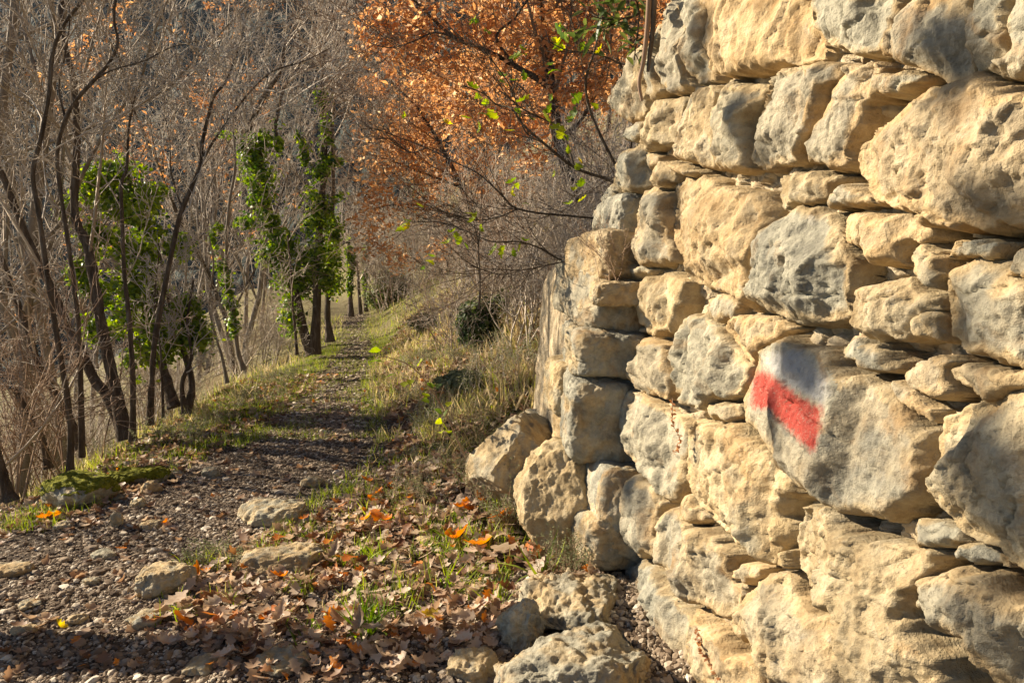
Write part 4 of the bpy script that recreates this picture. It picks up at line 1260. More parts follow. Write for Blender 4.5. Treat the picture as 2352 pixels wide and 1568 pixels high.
for q_, (x_, y_, lab_) in enumerate([(1010, 985, 'straw weed clump on the bank above the bend of litter'), (1120, 900, 'tall dry weed clump close to the wall end'), (1190, 860, 'tall pale weed clump touching the end blocks'), (930, 930, 'low straw weed at the right path edge'), (1060, 830, 'dry weed clump below the dark green bush'), (960, 850, 'small dry weed at the edge of the sunny bank'), (590, 930, 'dry weed on the left grass verge'), (640, 880, 'straw weed beside the path left side'), (420, 1010, 'dry weed clump below the ivy clump trees')]):
    herb(x_, y_, 34, 0.42 if x_ > 1100 else 0.26, 0.12, lab_, 60 + q_, lt=(0.5, 1.0), lean=0.4, leafsize=(0.008, 0.018), twig='twig')
def sprig(px0, py0, px1, py1, label, seed):
    q, t = to_wall(np.array([px0, px1], float), np.array([py0, py1], float), 0.075)
    A, B = [WALL_O + _n * 0.075 + c_[0] * _a + c_[1] * _v for c_ in q]
    r = rng_for('sprig', seed)
    root = empty('trailing_sprig', A)
    pts = smooth_line(np.array([np.zeros(3), (B - A) * 0.35 + _n * 0.02 + r.normal(0, 0.008, 3), (B - A) * 0.7 + r.normal(0, 0.008, 3), B - A]), 5)
    b = Buf(); tubes(b, [(pts, np.linspace(0.0014, 0.0008, len(pts)))], 4); link('stem', b.mesh('stem'), M['twig_brown'], root)
    T_ = simple_leaf(0.3, 0.3, 0.1)
    lp = np.repeat(pts[1:], 4, 0) + r.normal(0, 0.003, (4 * (len(pts) - 1), 3))
    V, Fs, tt = scatter(T_[0], T_[1], lp, rot_random(r, len(lp), 1.2), r.uniform(0.010, 0.017, len(lp)), r.uniform(0, 0.3, len(lp)))
    b = Buf(); b.add(V, Fs, tt); link('foliage', b.mesh('foliage'), M['rust_leaf'], root)
    tag(root, label, 'plant')
sprig(1600, 1440, 1655, 1560, 'reddish trailing sprig low on the wall', 1)
sprig(1545, 915, 1552, 1040, 'thin reddish sprig hanging below the small dark hollow', 2)
# dead roots hanging at the top of the wall end
for k, (pl, lab) in enumerate([([(1492, -20), (1487, 60), (1478, 140), (1468, 190), (1474, 232)], 'long tan dead root hanging over the top left stones'),
                               ([(1503, -20), (1500, 60), (1492, 130), (1488, 165)], 'short dark dead root hanging beside the long one')]):
    P = np.array([at(x, y, 2.72) for x, y in pl])
    pts = smooth_line(P, 5)
    b = Buf(); tubes(b, [(pts - P[0], np.linspace(0.011, 0.006, len(pts)))], 7)
    o = link('hanging_root', b.mesh('hanging_root'), M['twig_brown'] if k == 0 else M['bark_dark']); o.location = P[0]
    tag(o, lab, 'root')

# ------------------------------------------------------------------ trees
def grow(r, out, p, d, L, rad, lvl, spec):
    """recursive branching; out gets (points, radii, level)"""
    n = spec['n'][lvl]
    pts = [p]; dd = d / np.linalg.norm(d)
    for s_ in range(n):
        dd = dd + r.normal(0, spec['wander'][lvl], 3) + np.array([0, 0, spec['up'][lvl]])
        dd = dd / np.linalg.norm(dd)
        p = p + dd * L / n
        pts.append(p)
    pts = np.array(pts)
    end = rad * (0.35 if lvl < spec['levels'] - 1 else 0.5)
    rr = np.linspace(rad, max(end, spec['rmin']), n + 1)
    out.append((pts, np.maximum(rr, spec['rmin']), lvl))
    if lvl + 1 >= spec['levels']:
        return
    k = spec['kids'][lvl]
    for q in range(k):
        t = spec['first'][lvl] + (1 - spec['first'][lvl]) * (q + r.random()) / k
        x = t * n; i = min(int(x), n - 1); f = x - i
        b = pts[i] * (1 - f) + pts[i + 1] * f
        tg = pts[i + 1] - pts[i]; tg = tg / np.linalg.norm(tg)
        a = r.normal(size=3); a -= (a @ tg) * tg; a /= np.linalg.norm(a)
        ang = rad_(r.uniform(*spec['angle']))
        nd = tg * math.cos(ang) + a * math.sin(ang)
        grow(r, out, b, nd, L * spec['len'][lvl] * r.uniform(0.6, 1.1) * (1.15 - 0.45 * t), max(rr[i] * spec['rk'] * r.uniform(0.7, 1), spec['rmin']), lvl + 1, spec)
def rad_(x): return math.radians(x)

BARE = dict(levels=5, n=[7, 6, 5, 4, 3], kids=[8, 5, 3, 3], first=[0.25, 0.15, 0.15, 0.1], len=[0.52, 0.55, 0.55, 0.6], wander=[0.09, 0.16, 0.2, 0.24, 0.25], up=[0.08, 0.10, 0.10, 0.10, 0.08], angle=(28, 62), rk=0.5, rmin=0.003)
LIMB = dict(levels=4, n=[6, 5, 4, 3], kids=[5, 4, 3], first=[0.15, 0.15, 0.1], len=[0.55, 0.55, 0.6], wander=[0.14, 0.2, 0.24, 0.25], up=[0.08, 0.09, 0.09, 0.08], angle=(28, 62), rk=0.55, rmin=0.0024)
BRUSH = dict(levels=4, n=[6, 5, 4, 3], kids=[6, 4, 3], first=[0.2, 0.15, 0.1], len=[0.5, 0.55, 0.6], wander=[0.13, 0.2, 0.25, 0.25], up=[0.05, 0.06, 0.07, 0.06], angle=(25, 65), rk=0.6, rmin=0.0022)

def split_tree(out, root, bark, twig, lim=2, sides=(7, 3)):
    b = Buf(); tubes(b, [(p, r_) for p, r_, l in out if l < lim], sides[0])
    link('trunk', b.mesh('trunk'), M[bark], root)
    tw = [(p, r_) for p, r_, l in out if l >= lim]
    if tw:
        b = Buf(); tubes(b, tw, sides[1])
        link('crown', b.mesh('crown'), M[twig], root)

def leaves_at(root, pts, n, size, jit, mat, seed, tint=(0.55, 0.22), T=None, name='leaves'):
    r = rng_for('leaves', seed)
    P = pts[r.integers(0, len(pts), n)] + r.normal(0, jit, (n, 3))
    T = T or leafS[0]
    V, Fs, tt = scatter(T[0], T[1], P, rot_random(r, n, 1.5), r.uniform(*size, n), np.clip(r.normal(tint[0], tint[1], n), 0, 1))
    b = Buf(); b.add(V, Fs, tt)
    return link(name, b.mesh(name), M[mat], root)
LEAF3 = (np.array([[-0.5, 0, 0], [0, -0.24, 0.06], [0.5, 0, -0.08], [0, 0.24, 0.06]]), [np.array([[0, 1, 2, 3]])])

def bare_tree(seed, H, bark='bark_pale', twig='twig', rust=0, name='bare_tree'):
    r = rng_for('bare', seed)
    out = []
    root = empty(name)
    stems = 1 + int(r.random() < 0.5)
    for s_ in range(stems):
        d = np.array([r.normal(0, 0.12) + 0.16 * (s_ * 2 - stems + 1), r.normal(0, 0.12), 1.0])
        grow(r, out, np.array([0.1 * s_, 0, -0.3]), d, H * r.uniform(0.85, 1), 0.0095 * H * r.uniform(0.8, 1.1), 0, BARE)
    split_tree(out, root, bark, twig)
    if rust:
        tips = np.concatenate([p for p, _, l in out if l >= 3])
        cl = tips[r.integers(0, len(tips), 22)]
        near = np.concatenate([tips[np.linalg.norm(tips - c, axis=1) < 0.55] for c in cl])
        leaves_at(root, near, rust, (0.07, 0.11), 0.04, 'rust_leaf', seed, (0.35, 0.2), LEAF3)
    return root

def place(proto, first, x, y, rz, s, label, group, dz=0.0):
    o = proto if first else copy_tree(proto)
    o.location = (x, y, float(ground_z(x, y)) + dz)
    o.rotation_euler = (0, 0, rz)
    o.scale = (s, s, s * 1.0)
    return tag(o, label, 'tree' if 'tree' in o.name else 'shrub', group)

# the thicket left of the path: bare trees standing down the slope
protos = [bare_tree(1, 6.2), bare_tree(2, 7.0, twig='twig_brown'), bare_tree(3, 6.6), bare_tree(4, 7.4, rust=900), bare_tree(5, 5.6, 'bark_dark', rust=500), bare_tree(6, 6.8)]
LAB = ['bare pale twigged tree in the thicket left of the path', 'bare brown twigged tree in the thicket left of the path', 'bare pale twigged tree in the thicket left of the path',
       'thin tree holding some russet leaves in the thicket left of the path', 'dark stemmed tree with scattered russet leaves in the thicket', 'bare pale twigged tree in the thicket left of the path']
r = rng_for('thicket')
used_ = [0] * 6
def put_thicket(x, y, k, s):
    place(protos[k], used_[k] == 0, x, y, r.uniform(0, 6.28), s, LAB[k], {0: 'pale bare trees', 2: 'pale bare trees', 5: 'pale bare trees', 1: 'brown bare trees', 3: 'russet flecked trees', 4: 'dark russet flecked trees'}[k])
    used_[k] += 1
pts_ = []
tries = 0
while len(pts_) < 18 and tries < 8000:
    tries += 1
    y = 6.5 + 22 * r.random() ** 1.2
    x = float(left_e(y)) - 1.3 - (0.62 * y + 4) * r.random() ** 1.15
    if x < -0.70 * y - 0.5: continue
    if any((x - a) ** 2 + (y - b) ** 2 < (0.9 + 0.045 * y) ** 2 for a, b in pts_): continue
    pts_.append((x, y))
for q, (x, y) in enumerate(pts_):
    k = int(r.choice(6, p=[0.24, 0.1, 0.22, 0.16, 0.08, 0.2]))
    drop = max(0.0, -float(ground_z(x, y)))
    put_thicket(x, y, k, r.uniform(0.8, 1.05) * (1 + 0.07 * drop) * (1 + 0.006 * y))
for q in range(4):                                        # beyond the bend, closing the view up the valley
    y = r.uniform(34, 58); x = r.uniform(-22, 2)
    put_thicket(x, y, int(r.choice([0, 2, 3, 5])), r.uniform(1.4, 1.9))

# bare understory shrubs on the slope below
def brush_proto(seed, H, n, twig):
    rr = rng_for('brush', seed); out = []
    for q in range(n):
        a = rr.uniform(0, 6.28); l_ = rr.uniform(0.1, 0.8)
        grow(rr, out, np.array([rr.normal(0, 0.12), rr.normal(0, 0.12), -0.1]), np.array([math.cos(a) * l_, math.sin(a) * l_, 1.0]), H * rr.uniform(0.5, 1), 0.011, 0, BRUSH)
    o = empty('bare_shrub'); b = Buf(); tubes(b, [(p, q_) for p, q_, _ in out], 3)
    link('stems', b.mesh('stems'), M[twig], o)
    return o
bp = [brush_proto(1, 2.0, 8, 'twig'), brush_proto(2, 1.7, 9, 'twig'), brush_proto(3, 2.3, 7, 'twig_brown')]
ub = [0, 0, 0]
def put_brush(x, y, s, k=None):
    k = int(r.integers(3)) if k is None else k
    place(bp[k], ub[k] == 0, x, y, r.uniform(0, 6.28), s, ('leafless brown shrub' if k == 2 else 'leafless pale shrub') + (' on the slope left of the path' if x < path_c(y) else ' on the grassy bank right of the path'), ('brown' if k == 2 else 'pale') + (' shrubs left of the path' if x < path_c(y) else ' shrubs right of the path'))
    ub[k] += 1
for q in range(66):
    y = 4.6 + 16 * r.random() ** 1.4
    x = float(left_e(y)) - 0.5 - (0.5 * y + 1.0) * r.random() ** 1.1
    put_brush(x, y, r.uniform(0.5, 0.95))
for q in range(34):
    y = 6.0 + 18 * r.random() ** 1.2
    x = float(right_e(y)) + 0.5 + 5.5 * r.random() ** 1.3
    if px_of(np.array([x, y, float(ground_z(x, y))]))[0] > 1500: continue
    put_brush(x, y, r.uniform(0.35, 0.75) if x < right_e(y) + 1.2 else r.uniform(0.7, 1.2), int(r.choice([0, 1])))

for q in range(22):
    y = r.uniform(17, 34); x = float(right_e(y)) + r.uniform(0.2, 5)
    put_brush(x, y, r.uniform(1.0, 1.7))

# the stems at the left edge of the path, each as it leans
def traced_tree(name, stems, label, seed, bark='bark_dark', limbs=8, limb_L=1.6, limb_first=0.35, twig='twig', base_px=None, spec=LIMB):
    """stems: list of (pixels along the stem, distance at its base, drift in distance, radius at base, radius at top)"""
    rr = rng_for('traced', seed)
    root_p = None
    trunks, out = [], []
    for (pl, Y0, dY, r0, r1) in stems:
        Ys = np.linspace(Y0, Y0 + dY, len(pl))
        P = np.array([at(x, y, yy) for (x, y), yy in zip(pl, Ys)])
        if root_p is None: root_p = np.array([P[0, 0], P[0, 1], float(ground_z(P[0, 0], P[0, 1]))])
        pts = smooth_line(P, 5)
        R_ = 0.57 * np.linspace(r0, r1, len(pts)) * (1 + 0.6 * np.exp(-np.arange(len(pts)) / 1.8)) * (1 + rr.normal(0, 0.06, len(pts)))
        trunks.append((pts - root_p, R_))
        for q in range(limbs):
            t = limb_first + (1 - limb_first) * (q + rr.random()) / limbs
            i = int(t * (len(pts) - 1))
            tg = pts[min(i + 1, len(pts) - 1)] - pts[max(i - 1, 0)]; tg /= np.linalg.norm(tg)
            a = rr.normal(size=3); a -= (a @ tg) * tg; a /= np.linalg.norm(a)
            an = rad_(rr.uniform(30, 65))
            grow(rr, out, pts[i] - root_p, tg * math.cos(an) + a * math.sin(an), limb_L * rr.uniform(0.5, 1) * (1.2 - 0.5 * t), max(0.004, R_[i] * 0.45), 0, spec)
    root = empty(name, root_p)
    b = Buf(); tubes(b, trunks, 9)
    link('trunk', b.mesh('trunk'), M[bark], root)
    if out:
        b = Buf(); tubes(b, [(p, q_) for p, q_, _ in out], 3)
        link('crown', b.mesh('crown'), M[twig], root)
    return tag(root, label, 'tree')

T1 = [(160, 1092), (160, 960), (132, 784), (107, 625), (90, 500), (75, 400), (95, 310), (112, 215), (120, 125), (145, 60), (190, 0), (230, -60)]
T2 = [(188, 1050), (182, 784), (172, 675), (155, 550), (140, 450), (131, 350), (150, 275), (175, 230), (220, 180), (250, 145), (270, 100), (262, 50), (265, 0), (280, -50)]
T3 = [(288, 1010), (262, 884), (240, 784), (220, 675), (200, 565), (172, 500), (172, 400), (176, 300), (168, 190), (150, 110), (140, 40), (150, -40)]
T3b = [(292, 1006), (245, 909), (215, 869), (175, 784), (150, 740), (105, 635), (70, 565), (35, 480), (10, 415), (-30, 340)]
T4 = [(304, 1012), (305, 884), (300, 784), (293, 700), (285, 625), (280, 500), (278, 425), (290, 390), (293, 350), (296, 290), (310, 220)]
T5 = [(343, 975), (348, 884), (355, 784), (375, 675), (395, 575), (415, 490), (440, 430), (460, 380), (465, 325), (480, 260), (492, 220), (520, 185), (540, 130), (560, 60)]
T5f = [(468, 360), (500, 310), (540, 255), (575, 210), (625, 165), (700, 140), (760, 110)]
T5g = [(420, 478), (408, 450), (392, 390), (390, 330), (380, 270)]
T2b = [(150, 275), (135, 200), (150, 120), (160, 40), (150, -30)]
T2c = [(220, 180), (260, 160), (330, 140), (390, 110), (450, 95)]
T6 = [(185, 1030), (155, 950), (120, 895), (85, 830), (65, 765), (45, 710), (20, 645), (0, 590), (-40, 500)]
T7 = [(110, 1075), (100, 1019), (75, 969), (48, 919), (30, 890)]
T8 = [(22, 1150), (8, 1100), (-10, 1040), (-40, 960), (-70, 860)]
traced_tree('slender_tree', [(T1, 4.75, 0.1, 0.034, 0.016)], 'slender dark stemmed bare tree, tall and leaning right, leftmost of the tall stems', 1, limb_L=1.4)
traced_tree('slender_tree', [(T2, 5.0, 0.1, 0.028, 0.014), (T2b, 5.06, 0.2, 0.012, 0.006), (T2c, 5.08, -0.3, 0.012, 0.005)], 'slim sinuous bare tree with a curved stem arching over to the right', 2, limbs=6, limb_L=1.3)
traced_tree('coppice_tree', [(T3, 5.55, 0.5, 0.080, 0.03), (T3b, 5.6, 0.3, 0.072, 0.04)], 'thick two stemmed tree forking from one base at the path edge', 3, bark='bark_dark', limb_L=2.0)
traced_tree('slender_tree', [(T4, 5.45, 0.0, 0.036, 0.012)], 'straight dark stem standing against the ivy clump', 4, limbs=6, limb_L=1.1)
traced_tree('slender_tree', [(T5, 5.75, 0.1, 0.042, 0.012), (T5f, 5.8, 0.1, 0.016, 0.006), (T5g, 5.8, 0.1, 0.014, 0.007)], 'tall forked bare tree with brown stem leaning right over the verge', 5, bark='bark_dark', limbs=7, limb_L=1.3)
traced_tree('slender_tree', [(T6, 5.9, 0.1, 0.055, 0.04)], 'dark tree leaning sharply left at the far left of the thicket', 6, limbs=6, limb_L=1.6)
traced_tree('tree_stub', [(T7, 5.3, 0.0, 0.042, 0.035)], 'broken dark stub of a trunk low at the left', 7, limbs=0)
traced_tree('slender_tree', [(T8, 4.4, 0.0, 0.06, 0.04)], 'dark leaning trunk cut by the left picture edge near the mossy rock', 8, limbs=5, limb_L=1.2)
S1 = [(522, 880), (510, 820), (498, 780), (480, 700), (490, 600), (470, 480), (500, 380)]
S2 = [(560, 850), (545, 800), (535, 700), (520, 600), (525, 480), (540, 380), (535, 280), (545, 200)]
S3 = [(425, 950), (418, 880), (440, 820), (430, 740), (445, 640)]
S4 = [(375, 960), (372, 880), (368, 800), (355, 700), (365, 580)]
traced_tree('sapling', [(S1, 7.6, 0.2, 0.028, 0.010)], 'thin pale sapling leaning left behind the verge grass', 9, bark='bark_pale', limb_L=1.0)
traced_tree('sapling', [(S3, 6.5, 0.1, 0.04, 0.014)], 'short crooked sapling at the foot of the ivy clump', 11, limb_L=0.8)
traced_tree('sapling', [(S4, 6.2, 0.1, 0.02, 0.008)], 'thin dark sapling between the forked tree and the ivy clump', 12, limb_L=0.8)

# ivy clad trees
IVY = simple_leaf(0.36, 0.25, 0.2)
def ivy_on(root, clumps, Y, n_per, seed, size, tint=(0.45, 0.25), off=(0, 0), sc=0.5, squash=0.8):
    rr = rng_for('ivy', seed)
    Ps, Ns = [], []
    o = np.array(root.location)
    for (cx, cy, rx, ry) in clumps:
        c = at(off[0] + cx * sc, off[1] + cy * sc, Y)
        k = (Y / math.cos(PITCH)) / F * sc
        n = int(2.3 * n_per * rx * ry / 6000) + 40
        d = rr.normal(size=(n, 3)); d /= np.linalg.norm(d, axis=1, keepdims=True)
        rad_k = (0.4 + 0.85 * rr.random(n) + 0.6 * (rr.random(n) < 0.12) * rr.random(n)) * (1 + 0.55 * fbm(d * 2.2 + cx, 2, 91))
        P = c + d * rad_k[:, None] * np.array([rx * k, rx * k * squash, ry * k])
        Ps.append(P); Ns.append(d + [0, 0, 0.4] + rr.normal(0, 0.45, (n, 3)))
    P = np.concatenate(Ps); U = np.concatenate(Ns)
    m = fbm(P * 3.2 + seed * 5, 3, 97, 0.6) + rr.normal(0, 0.12, len(P)) > -0.10
    P, U = P[m], U[m]
    V, Fs, tt = scatter(IVY[0], IVY[1], P - o, rot_align(U, rr), 0.66 * rr.uniform(*size, len(P)), np.clip(rr.normal(tint[0], tint[1], len(P)), 0, 1))
    b = Buf(); b.add(V, Fs, tt)
    return link('ivy', b.mesh('ivy'), M['ivy'], root)
A_ = [(400, 935), (385, 880), (370, 820), (360, 700), (330, 560), (300, 430), (290, 390)]
A2 = [(430, 950), (440, 880), (420, 800), (390, 700), (360, 560)]
ia = traced_tree('ivy_tree', [(A_, 6.6, 0.3, 0.075, 0.03), (A2, 6.7, 0.2, 0.06, 0.03)], 'broken short tree smothered in bright and dark ivy, between the left stems', 21, limbs=3, limb_L=0.9)
ivy_on(ia, [(480,830,90,80),(560,780,80,60),(450,920,80,80),(690,870,85,34),(760,870,40,25),(600,950,120,110),(650,1050,80,100),(620,1180,90,130),(480,1080,90,90),(640,1330,80,130),(560,1440,120,100),(780,1440,60,100),(860,1420,60,70),(310,970,45,50),(400,1330,40,60),(380,1250,40,50),(500,1290,60,50),(500,780,40,40),(820,1140,50,60),(720,1560,90,110),(640,1650,60,90),(830,1500,80,90),(900,1540,60,70),(440,1500,50,70),(340,1240,30,50),(420,1100,40,60)], 6.7, 520, 1, (0.045, 0.085), (0.66, 0.28))
B1 = [(718, 812), (700, 770), (675, 665), (635, 550), (610, 450), (600, 375), (585, 330), (570, 300), (610, 215), (640, 170), (655, 100)]
B1b = [(640, 330), (632, 290), (648, 215), (670, 170), (700, 130)]
B2 = [(722, 812), (728, 700), (730, 575), (740, 450), (745, 325), (740, 225), (742, 130), (748, 40)]
ib = traced_tree('ivy_tree', [(B1, 11.0, 0.2, 0.13, 0.05), (B1b, 11.1, 0.2, 0.05, 0.03), (B2, 11.0, 0.1, 0.12, 0.035)], 'tall twin trunked ivy clad tree beside the path, dark base bare of leaves', 22, limbs=9, limb_L=2.6, limb_first=0.55)
ivy_on(ib, [(1200,640,50,40),(1160,720,60,60),(1200,800,80,60),(1190,900,60,60),(1230,1000,60,60),(1130,1020,50,30),(1290,1100,80,60),(1230,1180,50,50),(1300,1220,80,80),(1360,1330,70,80),(1340,1450,60,60),(1380,1160,60,50),(1120,680,25,25),(1040,620,50,12),(1280,640,25,60),(1480,470,35,50),(1490,560,25,50),(1500,680,30,60),(1400,710,20,60),(1370,650,20,40),(1480,800,40,50),(1440,880,50,50),(1470,960,60,50),(1450,1050,70,60),(1480,1150,70,70),(1450,1250,80,60),(1420,1330,70,50),(1530,900,50,20),(1540,1100,20,60),(1540,740,30,16),(1500,1300,50,60),(1180,1080,40,40),(1330,1520,30,30)], 11.0, 360, 2, (0.06, 0.12), (0.52, 0.3))
C2 = [(758, 785), (752, 720), (756, 640), (760, 540), (765, 430), (762, 300), (770, 200)]
ic = traced_tree('dark_trunk_tree', [(C2, 12.8, 0.1, 0.10, 0.05)], 'reddish dark trunk just behind the ivy clad twin tree', 23, limbs=7, limb_L=2.4, limb_first=0.5)
ivy_on(ic, [(1510,1180,60,70),(1520,1300,60,60),(1530,1040,40,60)], 12.8, 360, 3, (0.06, 0.12), (0.55, 0.22))
idt = traced_tree('ivy_tree', [(S2, 8.9, 0.1, 0.05, 0.015)], 'thin ivy ringed tree behind the verge, left of the twin tree', 10, bark='bark_pale', limb_L=1.2)
ivy_on(idt, [(980,1090,20,30),(1000,1150,25,40),(1010,1230,25,40),(1040,1300,30,50),(1060,1400,30,50),(1070,1500,25,50),(1000,1040,30,20)], 8.9, 420, 4, (0.05, 0.09), (0.5, 0.25))
D1 = [(682, 815), (678, 760), (672, 700), (668, 620), (660, 540)]
ie = traced_tree('sapling', [(D1, 10.4, 0.1, 0.035, 0.02)], 'thin sapling close in front of the ivy clad twin tree', 24, limbs=5, limb_L=0.9)
# trees beyond the bend
for k, (x0, y0, x1, y1, Y, rb, iv_, lab) in enumerate([
    (828, 715, 815, 560, 21.5, 0.09, False, 'dark thin trunk at the end of the visible path'),
    (840, 712, 838, 500, 23, 0.10, True, 'ivy wrapped trunk furthest along the path'),
    (806, 722, 800, 540, 20, 0.11, True, 'ivy draped tree on the left where the path disappears'),
    (905, 705, 880, 520, 24, 0.08, False, 'leaning bare trunk behind the pale green bush')]):
    pl = [(x0, y0 + 6), (x0 + (x1 - x0) * 0.3, y0 + (y1 - y0) * 0.35), (x0 + (x1 - x0) * 0.6, y0 + (y1 - y0) * 0.7), (x1, y1)]
    o = traced_tree('distant_tree', [(pl, Y, 0.2, rb, rb * 0.5)], lab, 40 + k, limbs=10, limb_L=3.0, limb_first=0.45)
    if iv_:
        ivy_on(o, [(x0 - 2, y0 - 70, 6, 20), (x0, y0 - 115, 8, 24), (x1 + 2, y0 - 150, 6, 20)], Y, 12000, 60 + k, (0.09, 0.16), (0.5, 0.25), sc=1.0)

# ------------------------------------------------------------------ russet oaks on the bank
def oak_clumps(root, clumps, Y, dens, seed, size, mat='rust_leaf', tint=(0.6, 0.2), T=LEAF3, depth=0.9, twig='twig_brown', name='leaves', twn=1.0):
    """leaf sprays hung on short twigs, gathered in clumps"""
    rr = rng_for('oakclump', seed)
    o = np.array(root.location)
    Ps, lines = [], []
    for (cx, cy, rx, ry) in clumps:
        c = at(cx, cy, Y); k = Y / F
        ns = max(3, int(dens * rx * ry / 1000))
        d = rr.normal(size=(ns, 3)); d /= np.linalg.norm(d, axis=1, keepdims=True)
        S = c + d * (rr.random(ns) ** 0.5)[:, None] * np.array([rx * k, rx * k * depth, ry * k])
        for s_ in S:
            e = rr.normal(size=3) * [1, 1, 0.7]; e /= np.linalg.norm(e)
            L = rr.uniform(0.12, 0.3)
            if rr.random() < twn:
                pts = np.array([s_ - e * L * 0.7 + rr.normal(0, 0.02, 3), s_ - e * L * 0.1, s_ + e * L * 0.4])
                lines.append((pts - o, np.array([0.004, 0.003, 0.0018])))
            m = rr.integers(5, 10)
            Ps.append(s_ + e * (L * rr.uniform(-0.5, 0.5, (m, 1))) + rr.normal(0, 0.045, (m, 3)))
    P = np.concatenate(Ps)
    V, Fs, tt = scatter(T[0], T[1], P - o, rot_random(rr, len(P), 1.5), rr.uniform(*size, len(P)), np.clip(rr.normal(tint[0], tint[1], len(P)), 0, 1))
    b = Buf(); b.add(V, Fs, tt); link(name, b.mesh(name), M[mat], root)
    if lines:
        b = Buf(); tubes(b, lines, 3); link('twigs', b.mesh('twigs'), M[twig], root)

O1 = [(1330, 470), (1285, 330), (1270, 230), (1258, 130), (1248, 60), (1235, -30), (1225, -120)]
O1b = [(1265, 200), (1180, 150), (1125, 120), (1050, 90), (1000, 50), (955, 5), (900, -40)]
O1c = [(1180, 150), (1140, 85), (1180, 45), (1205, 10), (1240, -40)]
O1d = [(1285, 330), (1350, 250), (1390, 150), (1410, 40), (1420, -60)]
O1e = [(1050, 90), (1000, 75), (950, 95), (900, 110), (850, 100)]
oak = traced_tree('russet_oak', [(O1, 6.3, 0.1, 0.085, 0.05), (O1b, 6.3, -0.2, 0.04, 0.012), (O1c, 6.25, -0.3, 0.022, 0.012), (O1d, 6.35, 0.2, 0.04, 0.015), (O1e, 6.1, -0.2, 0.015, 0.006)],
                  'large russet leaved oak with dark limbs on the bank above the wall end', 31, limbs=7, limb_L=1.5, limb_first=0.3, twig='twig_brown')
oak_clumps(oak, [(860, 45, 55, 50), (845, 110, 36, 40), (905, 95, 80, 55), (990, 60, 90, 65), (1100, 50, 110, 65), (1200, 110, 110, 80), (1050, 140, 100, 55), (960, 160, 80, 40), (1290, 80, 90, 80), (1370, 60, 70, 80), (1110, 270, 100, 50), (1050, 270, 60, 40), (1190, 300, 80, 60), (1290, 210, 100, 90), (1370, 180, 60, 80), (920, 10, 110, 50), (1150, -60, 300, 60), (1230, 360, 60, 50)], 6.3, 5.6, 1, (0.055, 0.10), tint=(0.68, 0.2))
O2 = [(1120, 620), (1090, 520), (1060, 430), (1010, 330), (960, 250), (900, 190)]
O2b = [(1060, 430), (980, 400), (900, 370), (840, 350)]
O2c = [(1090, 520), (1000, 480), (920, 470), (850, 480)]
oak2 = traced_tree('russet_oak', [(O2, 10.5, 0.0, 0.08, 0.02), (O2b, 10.5, 0.2, 0.03, 0.01), (O2c, 10.5, 0.3, 0.03, 0.01)], 'fine twigged russet oak leaning out over the path bend', 32, limbs=10, limb_L=2.4, limb_first=0.15, twig='twig_brown')
oak_clumps(oak2, [(900, 300, 90, 70), (950, 250, 80, 60), (880, 400, 70, 70), (960, 380, 90, 70), (870, 500, 60, 50), (1040, 330, 80, 60), (1100, 400, 90, 60), (950, 480, 60, 40), (1010, 490, 40, 25), (1150, 450, 90, 60), (1000, 200, 100, 60), (860, 570, 50, 50), (910, 590, 60, 40), (1000, 570, 50, 30), (850, 450, 40, 60), (920, 340, 90, 60)], 10.5, 8.0, 2, (0.06, 0.11), tint=(0.72, 0.2))
def russet_proto(seed, H, nl):
    rr = rng_for('russet', seed); out = []
    root = empty('russet_tree')
    grow(rr, out, np.array([0, 0, -0.3]), np.array([rr.normal(0, 0.2), rr.normal(0, 0.2), 1.0]), H, 0.012 * H, 0, BARE)
    split_tree(out, root, 'bark_dark', 'twig_brown')
    tips = np.concatenate([p for p, _, l in out if l >= 3])
    leaves_at(root, tips, nl, (0.07, 0.12), 0.06, 'rust_leaf', seed + 50, (0.45, 0.22), LEAF3)
    return root
rp = [russet_proto(1, 5.0, 5200), russet_proto(2, 4.4, 2600)]
for q, (x, y, s) in enumerate([(2.2, 8.2, 1.0), (1.0, 10.5, 0.9), (3.4, 11, 1.1), (0.4, 14, 1.0), (2.4, 15, 1.2), (-0.8, 18, 1.1), (1.6, 20, 1.2), (-2.0, 23, 1.2), (4.4, 16, 1.3), (0.0, 27, 1.4), (-4.0, 30, 1.5), (4.0, 25, 1.5), (-1.5, 34, 1.6), (1.6, 7.4, 0.75), (3.0, 6.2, 0.9)]):
    k = q % 2
    place(rp[k], q < 2, x, y, q * 1.7, s, 'russet leaved oak among others up the bank' if k == 0 else 'sparse russet tree among others up the bank', 'russet oaks up the bank' if k == 0 else 'sparse russet trees up the bank')

